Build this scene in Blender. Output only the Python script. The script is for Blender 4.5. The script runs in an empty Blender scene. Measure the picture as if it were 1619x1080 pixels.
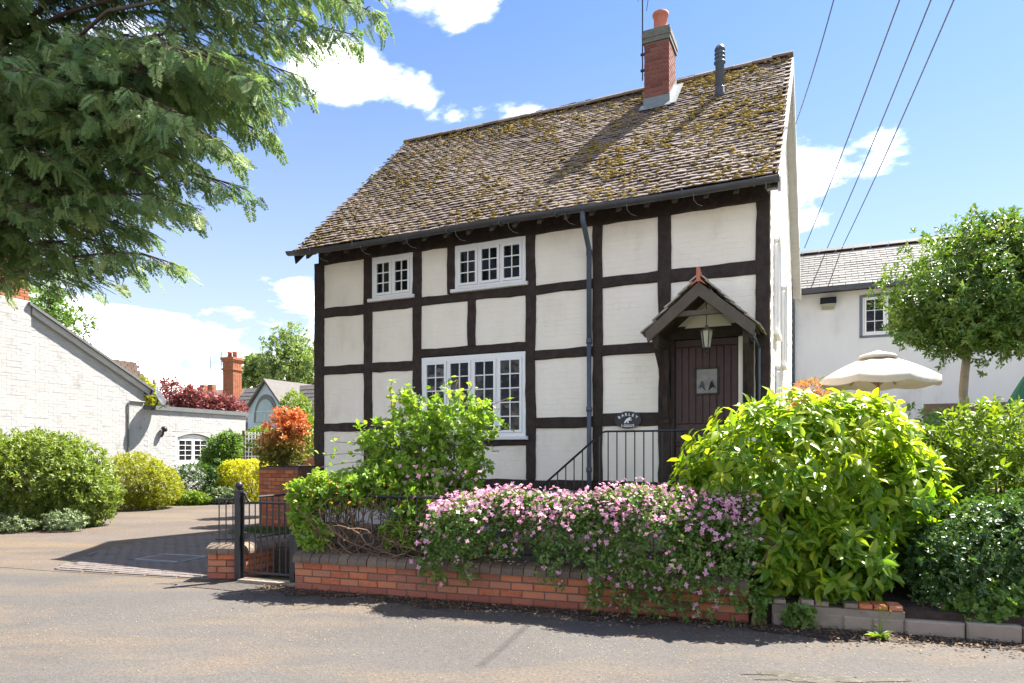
import bpy, bmesh, math, random
import numpy as np
from mathutils import Vector, Matrix, noise as mnoise
R = math.radians
S = bpy.context.scene
C = S.collection
rnd = random.Random(7)
RG = np.random.default_rng(11)

# ---------------------------------------------------------------- camera
F = 1079.0 / 1619.0
cam = bpy.data.cameras.new('camera')
cam.lens = 36.0 * F; cam.sensor_width = 36.0; cam.shift_y = 173.0 / 1619.0
cam.clip_start = 0.05; cam.clip_end = 2000
camo = bpy.data.objects.new('camera', cam); C.objects.link(camo)
camo.location = (0, 0, 1.5); camo.rotation_euler = (R(90), 0, 0)
S.camera = camo
# ---------------------------------------------------------------- sun, sky, exposure
SUN_EL, SUN_AZ = R(56), R(55)
sd = Vector((math.sin(SUN_AZ) * math.cos(SUN_EL), math.cos(SUN_AZ) * math.cos(SUN_EL), math.sin(SUN_EL)))
sun = bpy.data.lights.new('sun', 'SUN'); sun.energy = 2.0; sun.angle = R(0.5); sun.color = (1.0, 0.95, 0.86)
suno = bpy.data.objects.new('sun', sun); C.objects.link(suno)
suno.rotation_euler = sd.to_track_quat('Z', 'Y').to_euler(); suno.location = (20, 20, 30)
S.view_settings.view_transform = 'Standard'
S.view_settings.look = 'None'
S.view_settings.gamma = 1.0
S.view_settings.use_curve_mapping = False
S.view_settings.exposure = 3.4
S.cycles.max_bounces = 8; S.cycles.transparent_max_bounces = 12
SKY_STRENGTH = 0.12
CLOUD_SHIFT = (2.2, 4.5)

def make_world():
    w = bpy.data.worlds.new('World'); S.world = w; w.use_nodes = True
    nt = w.node_tree; nt.nodes.clear()
    N = lambda t: nt.nodes.new(t)
    out = N('ShaderNodeOutputWorld'); bg = N('ShaderNodeBackground')
    sky = N('ShaderNodeTexSky'); sky.sky_type = 'NISHITA'; sky.sun_disc = False
    sky.sun_elevation = SUN_EL; sky.sun_rotation = SUN_AZ
    sky.altitude = 0; sky.air_density = 1.0; sky.dust_density = 0.6; sky.ozone_density = 2.5
    tc = N('ShaderNodeTexCoord'); sep = N('ShaderNodeSeparateXYZ')
    nt.links.new(tc.outputs['Generated'], sep.inputs[0])
    def math_(op, a, b=None, clamp=False):
        m = N('ShaderNodeMath'); m.operation = op; m.use_clamp = clamp
        for i, v in enumerate((a, b)):
            if v is None: continue
            if isinstance(v, (int, float)): m.inputs[i].default_value = v
            else: nt.links.new(v, m.inputs[i])
        return m.outputs[0]
    zz = math_('ADD', math_('MAXIMUM', sep.outputs[2], 0.0), 0.22)
    px = math_('DIVIDE', sep.outputs[0], zz); py = math_('DIVIDE', sep.outputs[1], zz)
    cb = N('ShaderNodeCombineXYZ'); nt.links.new(px, cb.inputs[0]); nt.links.new(py, cb.inputs[1])
    n1 = N('ShaderNodeTexNoise'); n1.inputs['Scale'].default_value = 1.5; n1.inputs['Detail'].default_value = 10; n1.inputs['Roughness'].default_value = 0.6
    n1.inputs['Distortion'].default_value = 0.25
    mp = N('ShaderNodeMapping'); mp.inputs['Location'].default_value = (CLOUD_SHIFT[0], CLOUD_SHIFT[1], 0); nt.links.new(cb.outputs[0], mp.inputs['Vector']); nt.links.new(mp.outputs[0], n1.inputs['Vector'])
    # a few cloud banks of their own, by direction
    def blob(px_, py_, rx, ry, amp):
        d = Vector(((px_ - 809.5) / 1079, 1, (713 - py_) / 1079)).normalized()
        v = N('ShaderNodeVectorMath'); v.operation = 'SUBTRACT'; nt.links.new(tc.outputs['Generated'], v.inputs[0]); v.inputs[1].default_value = d
        right = Vector((d.y, -d.x, 0)).normalized(); up = right.cross(d)
        def dot(vec, r):
            q = N('ShaderNodeVectorMath'); q.operation = 'DOT_PRODUCT'; nt.links.new(v.outputs[0], q.inputs[0]); q.inputs[1].default_value = vec / r
            return q.outputs['Value']
        a = dot(right, rx); b = dot(up, ry); c = dot(d, max(rx, ry))
        r2 = math_('ADD', math_('ADD', math_('MULTIPLY', a, a), math_('MULTIPLY', b, b)), math_('MULTIPLY', c, c))
        return math_('MULTIPLY', math_('SUBTRACT', 1.0, r2, True), amp)
    tot = n1.outputs['Fac']
    for bl in ((600, 135, .15, .06, .13), (515, 105, .08, .06, .10), (690, 10, .11, .05, .13), (790, 185, .08, .04, .09), (850, 150, .07, .04, .05), (1320, 215, .13, .07, .12), (900, 60, .14, .08, -.12), (440, 300, .2, .1, -.10), (1480, 120, .15, .10, -.10),
               (330, 545, .36, .08, .07), (60, 570, .28, .10, .10), (470, 490, .14, .05, .06)):
        tot = math_('ADD', tot, blob(*bl))
    low = math_('MULTIPLY', math_('SUBTRACT', 1.0, math_('MULTIPLY', sep.outputs[2], 4.5), True), 0.06)
    tot = math_('ADD', tot, low)
    mr = N('ShaderNodeMapRange'); mr.interpolation_type = 'SMOOTHSTEP'
    nt.links.new(tot, mr.inputs['Value']); mr.inputs['From Min'].default_value = 0.525; mr.inputs['From Max'].default_value = 0.68
    n2 = N('ShaderNodeTexNoise'); n2.inputs['Scale'].default_value = 3.0; n2.inputs['Detail'].default_value = 6
    nt.links.new(cb.outputs[0], n2.inputs['Vector'])
    cr = N('ShaderNodeValToRGB'); cr.color_ramp.elements[0].position = .3; cr.color_ramp.elements[1].position = .7
    cr.color_ramp.elements[0].color = (4.6, 4.5, 4.4, 1); cr.color_ramp.elements[1].color = (6.8, 6.5, 6.15, 1)
    nt.links.new(n2.outputs['Fac'], cr.inputs['Fac'])
    mx = N('ShaderNodeMix'); mx.data_type = 'RGBA'
    nt.links.new(math_('MULTIPLY', math_('MULTIPLY', mr.outputs['Result'], .93), math_('GREATER_THAN', sep.outputs[2], 0.0)), mx.inputs['Factor'])
    # clear air: deeper blue aloft, pale towards the horizon all the way round
    deep = N('ShaderNodeMix'); deep.data_type = 'RGBA'; deep.blend_type = 'MULTIPLY'; deep.inputs['Factor'].default_value = 1.0
    nt.links.new(sky.outputs[0], deep.inputs['A']); deep.inputs['B'].default_value = (.084, .126, .178, 1)
    hz = N('ShaderNodeMix'); hz.data_type = 'RGBA'
    nt.links.new(math_('MULTIPLY', math_('POWER', math_('SUBTRACT', 1.0, math_('MAXIMUM', sep.outputs[2], 0.0), True), 3.0), .93), hz.inputs['Factor'])
    nt.links.new(deep.outputs['Result'], hz.inputs['A']); hz.inputs['B'].default_value = (.92, .955, 1.01, 1)
    nt.links.new(hz.outputs['Result'], mx.inputs['A']); nt.links.new(cr.outputs[0], mx.inputs['B'])
    nt.links.new(mx.outputs['Result'], bg.inputs['Color']); bg.inputs['Strength'].default_value = SKY_STRENGTH
    nt.links.new(bg.outputs[0], out.inputs[0])
make_world()

# ---------------------------------------------------------------- helpers
def tag(o, label=None, cat=None, group=None, kind=None):
    if label: o['label'] = label
    if cat: o['category'] = cat
    if group: o['group'] = group
    if kind: o['kind'] = kind
    return o
def thing(name, label, cat, loc=(0, 0, 0), rz=0.0, group=None):
    o = bpy.data.objects.new(name, None); C.objects.link(o)
    o.location = loc; o.rotation_euler = (0, 0, rz); o.empty_display_size = .1
    return tag(o, label, cat, group)
def linked(name, mesh, parent=None, loc=(0, 0, 0), rz=0.0, scale=None):
    o = bpy.data.objects.new(name, mesh); C.objects.link(o)
    if parent is not None: o.parent = parent
    o.location = loc; o.rotation_euler = (0, 0, rz)
    if scale: o.scale = scale
    return o
def P(px, py, Y):                    # a point at distance Y seen in the direction of pixel (px, py)
    return Vector(((px - 809.5) / 1079 * Y, Y, 1.5 + (713 - py) / 1079 * Y))

class MB:
    def __init__(s): s.v = []; s.f = []; s.t = []; s.tone = 0.0
    def add(s, vs, fs, M=None):
        b = len(s.v)
        for p in vs:
            s.v.append(tuple(M @ Vector(p)) if M is not None else tuple(p)); s.t.append(s.tone)
        for f in fs: s.f.append(tuple(i + b for i in f))
        return s
    def box(s, x0, x1, y0, y1, z0, z1, M=None):
        return s.add([(x0,y0,z0),(x1,y0,z0),(x1,y1,z0),(x0,y1,z0),(x0,y0,z1),(x1,y0,z1),(x1,y1,z1),(x0,y1,z1)],
                     [(3,2,1,0),(4,5,6,7),(0,1,5,4),(1,2,6,5),(2,3,7,6),(3,0,4,7)], M)
    def bev(s, x0, x1, y0, y1, z0, z1, c=.006, M=None):
        # box with its front (-y) edges chamfered
        vs = [(x0,y1,z0),(x1,y1,z0),(x1,y1,z1),(x0,y1,z1),(x0,y0+c,z0),(x1,y0+c,z0),(x1,y0+c,z1),(x0,y0+c,z1),(x0+c,y0,z0+c),(x1-c,y0,z0+c),(x1-c,y0,z1-c),(x0+c,y0,z1-c)]
        return s.add(vs, [(3,2,1,0)[::-1][::-1],(0,1,5,4),(1,2,6,5),(2,3,7,6),(3,0,4,7),(4,5,9,8),(5,6,10,9),(6,7,11,10),(7,4,8,11),(8,9,10,11)], M)
    def prism(s, poly, axis, a, b, M=None):
        # poly in the two other axes, extruded along axis 0/1/2 from a to b
        n = len(poly)
        def mk(p, q):
            return {0: (q, p[0], p[1]), 1: (p[0], q, p[1]), 2: (p[0], p[1], q)}[axis]
        vs = [mk(p, a) for p in poly] + [mk(p, b) for p in poly]
        fs = [tuple(range(n)), tuple(range(2*n-1, n-1, -1))] + [(i, i+n, (i+1)%n+n, (i+1)%n) for i in range(n)]
        return s.add(vs, fs, M)
    def tube(s, pts, r, n=6, cap=True, M=None):
        pts = [Vector(p) for p in pts]; k = len(pts)
        rr = r if isinstance(r, (list, tuple)) else [r]*k
        vs = []; fs = []
        for i, p in enumerate(pts):
            d = (pts[min(i+1, k-1)] - pts[max(i-1, 0)])
            d = d.normalized() if d.length > 1e-9 else Vector((0,0,1))
            a = d.cross(Vector((0,0,1)) if abs(d.z) < .9 else Vector((0,1,0))).normalized(); b = d.cross(a)
            for j in range(n):
                t = 2*math.pi*j/n; vs.append(p + (a*math.cos(t) + b*math.sin(t))*rr[i])
        for i in range(k-1):
            for j in range(n):
                fs.append((i*n+j, i*n+(j+1)%n, (i+1)*n+(j+1)%n, (i+1)*n+j))
        if cap: fs += [tuple(range(n-1,-1,-1)), tuple(range((k-1)*n, k*n))]
        return s.add(vs, fs, M)
    def lathe(s, prof, n=14, o=(0,0,0), M=None):
        vs = []; fs = []; k = len(prof)
        for r, z in prof:
            for j in range(n):
                t = 2*math.pi*j/n; vs.append((o[0]+r*math.cos(t), o[1]+r*math.sin(t), o[2]+z))
        for i in range(k-1):
            for j in range(n): fs.append((i*n+j, i*n+(j+1)%n, (i+1)*n+(j+1)%n, (i+1)*n+j))
        fs += [tuple(range(n-1,-1,-1)), tuple(range((k-1)*n, k*n))]
        return s.add(vs, fs, M)
    def mesh(s, name, mat, smooth=False):
        me = bpy.data.meshes.new(name); me.from_pydata(s.v, [], s.f); 
        bm = bmesh.new(); bm.from_mesh(me); bmesh.ops.recalc_face_normals(bm, faces=bm.faces); bm.to_mesh(me); bm.free()
        if any(s.t): 
            a = me.attributes.new('tone', 'FLOAT', 'POINT'); a.data.foreach_set('value', s.t)
        if mat: me.materials.append(mat)
        if smooth: me.polygons.foreach_set('use_smooth', [True]*len(me.polygons))
        return me
    def build(s, name, mat, parent=None, smooth=False, loc=(0,0,0), rz=0.0):
        return linked(name, s.mesh(name, mat, smooth), parent, loc, rz)

def np_mesh(name, V, Fc, mat, tone=None, smooth=False):
    """V (n,3); Fc (m,3|4) ; fast mesh"""
    me = bpy.data.meshes.new(name); k = Fc.shape[1]
    me.vertices.add(len(V)); me.vertices.foreach_set('co', np.ascontiguousarray(V, np.float32).ravel())
    me.loops.add(Fc.size); me.loops.foreach_set('vertex_index', np.ascontiguousarray(Fc, np.int32).ravel())
    me.polygons.add(len(Fc)); me.polygons.foreach_set('loop_start', np.arange(0, Fc.size, k, dtype=np.int32))
    if smooth: me.polygons.foreach_set('use_smooth', np.ones(len(Fc), bool))
    me.update(calc_edges=True)
    if tone is not None:
        a = me.attributes.new('tone', 'FLOAT', 'POINT'); a.data.foreach_set('value', np.ascontiguousarray(np.clip(tone, .001, 1), np.float32))
    me.materials.append(mat); return me

# ---------------------------------------------------------------- materials
def nodes_of(name):
    m = bpy.data.materials.new(name); m.use_nodes = True
    nt = m.node_tree; b = nt.nodes['Principled BSDF']
    return m, nt, b
def ramp(nt, fac, cols, pos=None, interp='LINEAR'):
    r = nt.nodes.new('ShaderNodeValToRGB'); e = r.color_ramp.elements; r.color_ramp.interpolation = interp
    n = len(cols)
    while len(e) < n: e.new(.5)
    for i, c in enumerate(cols):
        e[i].position = pos[i] if pos else i/(n-1); e[i].color = (*c, 1)
    nt.links.new(fac, r.inputs['Fac']); return r.outputs['Color']
def noise_n(nt, scale, detail=4, rough=.55, vec=None, dist=0.0):
    n = nt.nodes.new('ShaderNodeTexNoise'); n.inputs['Scale'].default_value = scale; n.inputs['Detail'].default_value = detail
    n.inputs['Roughness'].default_value = rough; n.inputs['Distortion'].default_value = dist
    if vec is None:
        g = nt.nodes.new('ShaderNodeNewGeometry'); vec = g.outputs['Position']
    nt.links.new(vec, n.inputs['Vector']); return n.outputs['Fac']
def mth(nt, op, a, b=None, clamp=False):
    m = nt.nodes.new('ShaderNodeMath'); m.operation = op; m.use_clamp = clamp
    for i, v in enumerate((a, b)):
        if v is None: continue
        if isinstance(v, (int, float)): m.inputs[i].default_value = v
        else: nt.links.new(v, m.inputs[i])
    return m.outputs[0]
def mixc(nt, fac, a, b, mode='MIX'):
    m = nt.nodes.new('ShaderNodeMix'); m.data_type = 'RGBA'; m.blend_type = mode
    for k, v in (('Factor', fac), ('A', a), ('B', b)):
        if isinstance(v, (int, float)): m.inputs[k].default_value = v
        elif isinstance(v, tuple): m.inputs[k].default_value = (*v, 1)
        else: nt.links.new(v, m.inputs[k])
    return m.outputs['Result']
def tone_of(nt):
    a = nt.nodes.new('ShaderNodeAttribute'); a.attribute_name = 'tone'
    o = nt.nodes.new('ShaderNodeObjectInfo')
    return mth(nt, 'ADD', a.outputs['Fac'], mth(nt, 'MULTIPLY', o.outputs['Random'], mth(nt, 'LESS_THAN', a.outputs['Fac'], .0005)))
def bump_n(nt, b, h, strength=.3, dist=.01):
    bu = nt.nodes.new('ShaderNodeBump'); bu.inputs['Strength'].default_value = strength; bu.inputs['Distance'].default_value = dist
    nt.links.new(h, bu.inputs['Height']); nt.links.new(bu.outputs[0], b.inputs['Normal'])
def stretch(nt, sc):
    g = nt.nodes.new('ShaderNodeNewGeometry'); m = nt.nodes.new('ShaderNodeMapping'); m.inputs['Scale'].default_value = sc
    nt.links.new(g.outputs['Position'], m.inputs['Vector']); return m.outputs[0]
def pm(name, cols, rough=.8, scale=6, bump=.3, bscale=60, bdist=.006, tone=False, metal=0.0, spec=.4, vec=None, pos=None, mixn=.5):
    """procedural: colour ramp driven by noise (and by per-piece tone)"""
    m, nt, b = nodes_of(name)
    v = stretch(nt, vec) if vec else None
    f = noise_n(nt, scale, 6, .6, v)
    f = mth(nt, 'MULTIPLY_ADD', f, 1.6); f.node.inputs[2].default_value = -.3
    if tone:
        t = tone_of(nt)
        f = mth(nt, 'ADD', mth(nt, 'MULTIPLY', f, mixn), mth(nt, 'MULTIPLY', t, 1-mixn))
    nt.links.new(ramp(nt, f, cols, pos), b.inputs['Base Color'])
    b.inputs['Roughness'].default_value = rough; b.inputs['Metallic'].default_value = metal
    b.inputs['Specular IOR Level'].default_value = spec
    if bump: bump_n(nt, b, noise_n(nt, bscale, 4, .6, v), bump, bdist)
    return m
def leafmat(name, cols, rough=.42, trans=.35, tcol=None, spec=.4, pos=None):
    m, nt, b = nodes_of(name)
    t = tone_of(nt)
    n = noise_n(nt, 1.7, 3)
    f = mth(nt, 'ADD', mth(nt, 'MULTIPLY', t, .7), mth(nt, 'MULTIPLY', n, .3))
    c = ramp(nt, f, cols, pos)
    nt.links.new(c, b.inputs['Base Color']); b.inputs['Roughness'].default_value = rough; b.inputs['Specular IOR Level'].default_value = spec
    tr = nt.nodes.new('ShaderNodeBsdfTranslucent')
    tc = mixc(nt, 1.0, c, tcol or (1.3, 1.3, .45), 'MULTIPLY'); nt.links.new(tc, tr.inputs['Color'])
    mx = nt.nodes.new('ShaderNodeMixShader'); mx.inputs[0].default_value = trans
    nt.links.new(b.outputs[0], mx.inputs[1]); nt.links.new(tr.outputs[0], mx.inputs[2])
    nt.links.new(mx.outputs[0], nt.nodes['Material Output'].inputs[0])
    return m
def glass_mat(name, tint=(.015, .017, .02), alpha=.55):
    m, nt, b = nodes_of(name)
    b.inputs['Base Color'].default_value = (*tint, 1); b.inputs['Roughness'].default_value = .03; b.inputs['Specular IOR Level'].default_value = .35
    tr = nt.nodes.new('ShaderNodeBsdfTransparent'); mx = nt.nodes.new('ShaderNodeMixShader'); mx.inputs[0].default_value = alpha
    nt.links.new(b.outputs[0], mx.inputs[1]); nt.links.new(tr.outputs[0], mx.inputs[2])
    nt.links.new(mx.outputs[0], nt.nodes['Material Output'].inputs[0]); 
    bump_n(nt, b, noise_n(nt, 3.0, 2), .25, .02)
    return m

M = {}
M['cream'] = pm('cream_paint', [(.70,.64,.54),(.83,.765,.66),(.88,.82,.72)], .85, 1.7, .25, 120, .003, spec=.2, vec=(1.3,1.3,.6), pos=[.05,.38,.8])
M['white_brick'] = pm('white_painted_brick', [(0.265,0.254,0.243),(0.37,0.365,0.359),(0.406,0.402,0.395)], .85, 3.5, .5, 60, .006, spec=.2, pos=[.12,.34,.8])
M['white_render'] = pm('white_render', [(.50,.49,.48),(.66,.655,.645),(.71,.705,.695)], .9, 1.6, .2, 80, .004, spec=.2, vec=(1,1,.35), pos=[.08,.4,.8])
M['timber'] = pm('black_timber', [(0.016,0.0104,0.00853),(0.0359,0.0245,0.0201),(0.0619,0.0434,0.0362)], .75, 9, .8, 38, .012, vec=(1,1,1), spec=.3)
M['white_paint'] = pm('white_window_paint', [(0.78,0.78,0.77),(0.82,0.82,0.81)], .4, 3, .05, 60, .002)
M['sill_paint'] = pm('sill_paint', [(.70,.68,.68),(.78,.76,.76)], .5, 5, .1, 60, .002)
M['glass'] = glass_mat('window_glass')
M['dark_room'] = pm('dark_room', [(.02,.017,.015),(.05,.042,.036)], .9, 2, 0)
M['curtain'] = pm('curtain', [(.42,.42,.40),(.55,.54,.50)], .9, 4, 0)
M['gutter'] = pm('gutter_black', [(0.044,0.044,0.05),(0.08,0.08,0.09)], .45, 6, .05)
M['pipe'] = pm('downpipe_grey', [(.055,.075,.10),(.085,.11,.145)], .4, 7, .1)
M['iron'] = pm('black_iron', [(.010,.010,.012),(.022,.022,.025)], .38, 12, .25, 90, .002, spec=.5)
M['door'] = pm('door_stain', [(0.0351,0.0156,0.0144),(0.0675,0.0336,0.03)], .55, 7, .3, 50, .003)
M['lead'] = pm('lead_flashing', [(0.143,0.171,0.182),(0.22,0.248,0.253)], .55, 6, .2)
M['pot'] = pm('terracotta', [(.42,.13,.085),(.52,.19,.125)], .8, 8, .2)
M['chim_brick'] = pm('chimney_brick', [(0.109,0.0342,0.0289),(0.184,0.057,0.0418),(0.224,0.0836,0.0608),(0.15,0.0684,0.057)], .9, 22, .5, 90, .006, tone=True, mixn=.35)
M['chim_cap'] = pm('weathered_cap', [(0.075,0.0825,0.075),(0.15,0.15,0.128),(0.195,0.18,0.135)], .95, 12, .6, 70, .008)
M['mortar'] = pm('mortar', [(0.156,0.126,0.102),(0.216,0.186,0.156)], .95, 20, .4, 120, .004)
M['mortar_grey'] = pm('pale_mortar', [(0.204,0.192,0.18),(0.252,0.24,0.222)], .95, 20, .4, 120, .004)
M['wall_brick'] = pm('orange_brick', [(0.216,0.066,0.0386),(0.378,0.11,0.0506),(0.522,0.176,0.0782),(0.414,0.176,0.101),(0.306,0.114,0.069),(0.252,0.123,0.092)], .9, 26, .6, 110, .006, tone=True, mixn=.3)
M['damp_brick'] = pm('damp_brick', [(0.217,0.07,0.0455),(0.334,0.105,0.065),(0.29,0.119,0.078)], .9, 26, .6, 110, .006, tone=True, mixn=.4)
M['wall_mortar'] = pm('wall_mortar', [(0.12,0.0684,0.0488),(0.176,0.108,0.0788)], .95, 20, .4, 120, .004)
M['coping'] = pm('blue_coping_brick', [(0.0966,0.072,0.0552),(0.148,0.108,0.0794),(0.218,0.154,0.108)], .8, 18, .5, 90, .006, tone=True)
M['far_brick'] = pm('far_brick', [(0.225,0.0713,0.0338),(0.315,0.112,0.0525),(0.345,0.15,0.075)], .9, 14, .3, 60, tone=True)
M['slate'] = pm('grey_slate', [(0.0408,0.0382,0.037),(0.058,0.054,0.0528),(0.0688,0.0648,0.062)], .75, 9, .4, 60, .006, tone=True)
M['far_slate'] = pm('far_slate', [(0.07,0.0625,0.06),(0.11,0.1,0.095),(0.085,0.07,0.06)], .85, 4, .4, 30, .01, tone=True)
M['brown_tile'] = pm('brown_tile', [(.10,.065,.05),(.17,.12,.09)], .9, 9, .5, 40, .01, tone=True)
M['blue_render'] = pm('pale_blue_render', [(.38,.46,.52),(.43,.52,.58)], .9, 2, .1)
M['grey_trim'] = pm('grey_trim', [(0.102,0.108,0.108),(0.15,0.156,0.156)], .6, 6, .1)
M['barge'] = pm('bargeboard_paint', [(0.391,0.383,0.374),(0.51,0.497,0.484)], .7, 6, .2, vec=(1,1,4))
M['stem'] = pm('woody_stem', [(0.106,0.066,0.0396),(0.211,0.136,0.088)], .9, 18, .4)
M['bark'] = pm('bark', [(.09,.065,.05),(.19,.14,.105)], .95, 9, .9, 30, .02, vec=(3,3,.7))
M['pale_bark'] = pm('pale_bark', [(.20,.155,.11),(.34,.28,.21)], .9, 9, .6, 40, .01)
M['canvas'] = pm('cream_canvas', [(0.485,0.446,0.389),(0.51,0.478,0.427)], .85, 3, .1)
M['green_canvas'] = pm('green_canvas', [(.03,.13,.085),(.045,.17,.11)], .8, 3, .1)
M['parasol_wood'] = pm('parasol_wood', [(.24,.12,.06),(.34,.18,.09)], .5, 10, .1)
M['fence'] = pm('blue_grey_fence', [(.12,.14,.17),(.18,.205,.24)], .8, 8, .2)
M['soil'] = pm('dark_soil', [(.018,.013,.010),(.045,.032,.024),(.075,.052,.038)], .95, 14, .9, 90, .02)
M['concrete'] = pm('old_concrete', [(0.158,0.13,0.101),(0.267,0.221,0.173),(0.325,0.259,0.203)], .95, 9, .7, 60, .01, tone=True)
M['paver'] = pm('block_paver', [(0.088,0.0726,0.066),(0.114,0.0968,0.088),(0.132,0.11,0.102),(0.0748,0.066,0.0638)], .9, 24, .5, 120, .004, tone=True)
M['joint'] = pm('joint_sand', [(0.06,0.051,0.042),(0.102,0.087,0.072)], .95, 20, .4, 120)
M['lamp_glass'] = pm('lantern_glass', [(.30,.28,.20),(.42,.40,.30)], .2, 5, 0)
M['white_letter'] = pm('white_lettering', [(.78,.78,.76),(.80,.80,.78)], .5, 5, 0)
M['plaque'] = pm('plaque_black', [(.012,.013,.016),(.02,.021,.025)], .35, 5, 0)
M['brass'] = pm('aged_metal', [(.10,.085,.06),(.2,.17,.12)], .4, 9, 0, metal=.6)
M['grass'] = leafmat('grass', [(.045,.09,.015),(.09,.14,.03)], .6, .3)
M['litter'] = pm('leaf_litter', [(.06,.035,.02),(.16,.10,.055),(.26,.18,.11)], .95, 30, 0, tone=True, mixn=.2)
M['pollen'] = pm('tan_debris', [(.30,.20,.10),(.42,.30,.16)], .95, 30, 0, tone=True, mixn=.2)

def roof_tile_mat():
    m, nt, b = nodes_of('clay_roof_tile')
    t = tone_of(nt)
    base = ramp(nt, t, [(.12,.088,.078),(.18,.138,.122),(.23,.18,.162),(.15,.118,.108)])
    n = noise_n(nt, 30, 4); base = mixc(nt, mth(nt, 'MULTIPLY', n, .5), base, (.26,.215,.185))
    lich = nt.nodes.new('ShaderNodeMapRange'); nt.links.new(noise_n(nt, 5.5, 7, .72), lich.inputs['Value'])
    lich.inputs['From Min'].default_value = .54; lich.inputs['From Max'].default_value = .64
    base = mixc(nt, mth(nt, 'MULTIPLY', lich.outputs[0], .7), base, (.21,.15,.04))
    nt.links.new(base, b.inputs['Base Color']); b.inputs['Roughness'].default_value = .9; b.inputs['Specular IOR Level'].default_value = .25
    bump_n(nt, b, noise_n(nt, 60, 5, .7), .7, .008)
    return m
M['tile'] = roof_tile_mat()
M['moss'] = pm('roof_moss', [(0.116,0.0789,0.0166),(0.242,0.168,0.0356),(0.327,0.238,0.0654)], 1.0, 14, .8, 90, .01, tone=True, spec=.1)
M['hood_tile'] = pm('hood_tile', [(0.17,0.145,0.119),(0.34,0.306,0.255),(0.51,0.476,0.408)], .95, 18, .6, 70, .008, tone=True)

def asphalt(name, base, tan, tan_amt, speck=.5):
    m, nt, b = nodes_of(name)
    big = noise_n(nt, .55, 6, .6); c = ramp(nt, big, [tuple(x*.86 for x in base), base, tuple(x*1.12 for x in base)], [.3,.5,.7])
    vec = stretch(nt, (.45, 1.3, 1))
    tn = nt.nodes.new('ShaderNodeMapRange'); nt.links.new(noise_n(nt, .8, 8, .68, vec, .15), tn.inputs['Value'])
    tn.inputs['From Min'].default_value = .46; tn.inputs['From Max'].default_value = .62
    fine = noise_n(nt, 38, 5, .75)
    sp = nt.nodes.new('ShaderNodeMapRange'); nt.links.new(fine, sp.inputs['Value']); sp.inputs['From Min'].default_value = .40; sp.inputs['From Max'].default_value = .6
    c = mixc(nt, mth(nt, 'MULTIPLY', mth(nt, 'MULTIPLY', tn.outputs[0], sp.outputs[0]), tan_amt), c, tan)
    v = nt.nodes.new('ShaderNodeTexVoronoi'); v.inputs['Scale'].default_value = 75; g = nt.nodes.new('ShaderNodeNewGeometry'); nt.links.new(g.outputs['Position'], v.inputs['Vector'])
    bw = nt.nodes.new('ShaderNodeRGBToBW'); nt.links.new(v.outputs['Color'], bw.inputs[0])
    k = ramp(nt, bw.outputs[0], [(.62,.6,.58),(1,1,1),(1.3,1.28,1.26)], [.15,.5,.9])
    c = mixc(nt, speck, c, mixc(nt, 1.0, c, k, 'MULTIPLY'))
    nt.links.new(c, b.inputs['Base Color']); b.inputs['Roughness'].default_value = .92; b.inputs['Specular IOR Level'].default_value = .25
    h = mth(nt, 'ADD', v.outputs['Distance'], mth(nt, 'MULTIPLY', fine, .7)); bump_n(nt, b, h, .55, .006)
    return m
M['road'] = asphalt('road_asphalt', (.077,.071,.067), (.145,.105,.068), .85)
M['drive'] = asphalt('drive_tarmac', (.092,.076,.066), (.18,.122,.058), .7)
M['ground'] = pm('rough_ground', [(.06,.07,.025),(.10,.10,.04),(.13,.115,.07)], .95, .6, .5, 12, .03)
M['puddle'] = pm('puddle_mud', [(.038,.034,.027),(.065,.057,.045),(.095,.083,.068)], .42, 14, .4, 40, .01, spec=.5, pos=[.2,.5,.75])

# leaves
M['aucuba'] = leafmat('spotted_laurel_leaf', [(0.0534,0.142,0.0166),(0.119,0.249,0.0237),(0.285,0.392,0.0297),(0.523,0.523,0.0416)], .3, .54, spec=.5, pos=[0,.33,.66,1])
M['clematis'] = leafmat('clematis_leaf', [(0.0486,0.113,0.0292),(0.113,0.203,0.0406),(0.244,0.292,0.0648)], .5, .3)
M['vine'] = leafmat('vine_leaf', [(0.0913,0.211,0.0281),(0.225,0.365,0.0491),(0.421,0.477,0.0842)], .45, .48)
M['darkshrub'] = leafmat('dark_glossy_leaf', [(0.031,0.0788,0.0216),(0.0604,0.126,0.0338),(0.138,0.205,0.054)], .34, .34, spec=.45)
M['hedge'] = leafmat('hedge_leaf', [(0.072,0.156,0.018),(0.156,0.24,0.024),(0.288,0.336,0.036)], .45, .4)
M['conifer'] = leafmat('cypress_spray', [(0.0827,0.169,0.0803),(0.166,0.275,0.112),(0.283,0.389,0.156),(0.447,0.477,0.24)], .55, .40, (1.1,1.12,.7), spec=.25)
M['crown'] = leafmat('lollipop_leaf', [(0.0339,0.0924,0.0199),(0.0736,0.15,0.0274),(0.136,0.22,0.0373),(0.271,0.244,0.0745)], .38, .3, spec=.5)
M['olive'] = leafmat('olive_shrub', [(0.0844,0.143,0.0304),(0.169,0.236,0.0421),(0.27,0.304,0.0506)], .45, .35)
M['gold'] = leafmat('golden_shrub', [(0.149,0.196,0.0172),(0.265,0.287,0.023),(0.391,0.356,0.0345)], .5, .4)
M['yellow'] = leafmat('yellow_hedge', [(0.42,0.42,0.021),(0.616,0.588,0.028)], .5, .4)
M['purple'] = leafmat('purple_maple', [(0.11,0.0308,0.033),(0.209,0.066,0.0605),(0.286,0.11,0.099)], .5, .35, (1.3,.9,.8))
M['photinia'] = leafmat('photinia', [(0.09,0.166,0.03),(0.24,0.256,0.045),(0.54,0.166,0.06),(0.63,0.256,0.105)], .4, .35, (1.2,1,.7))
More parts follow.
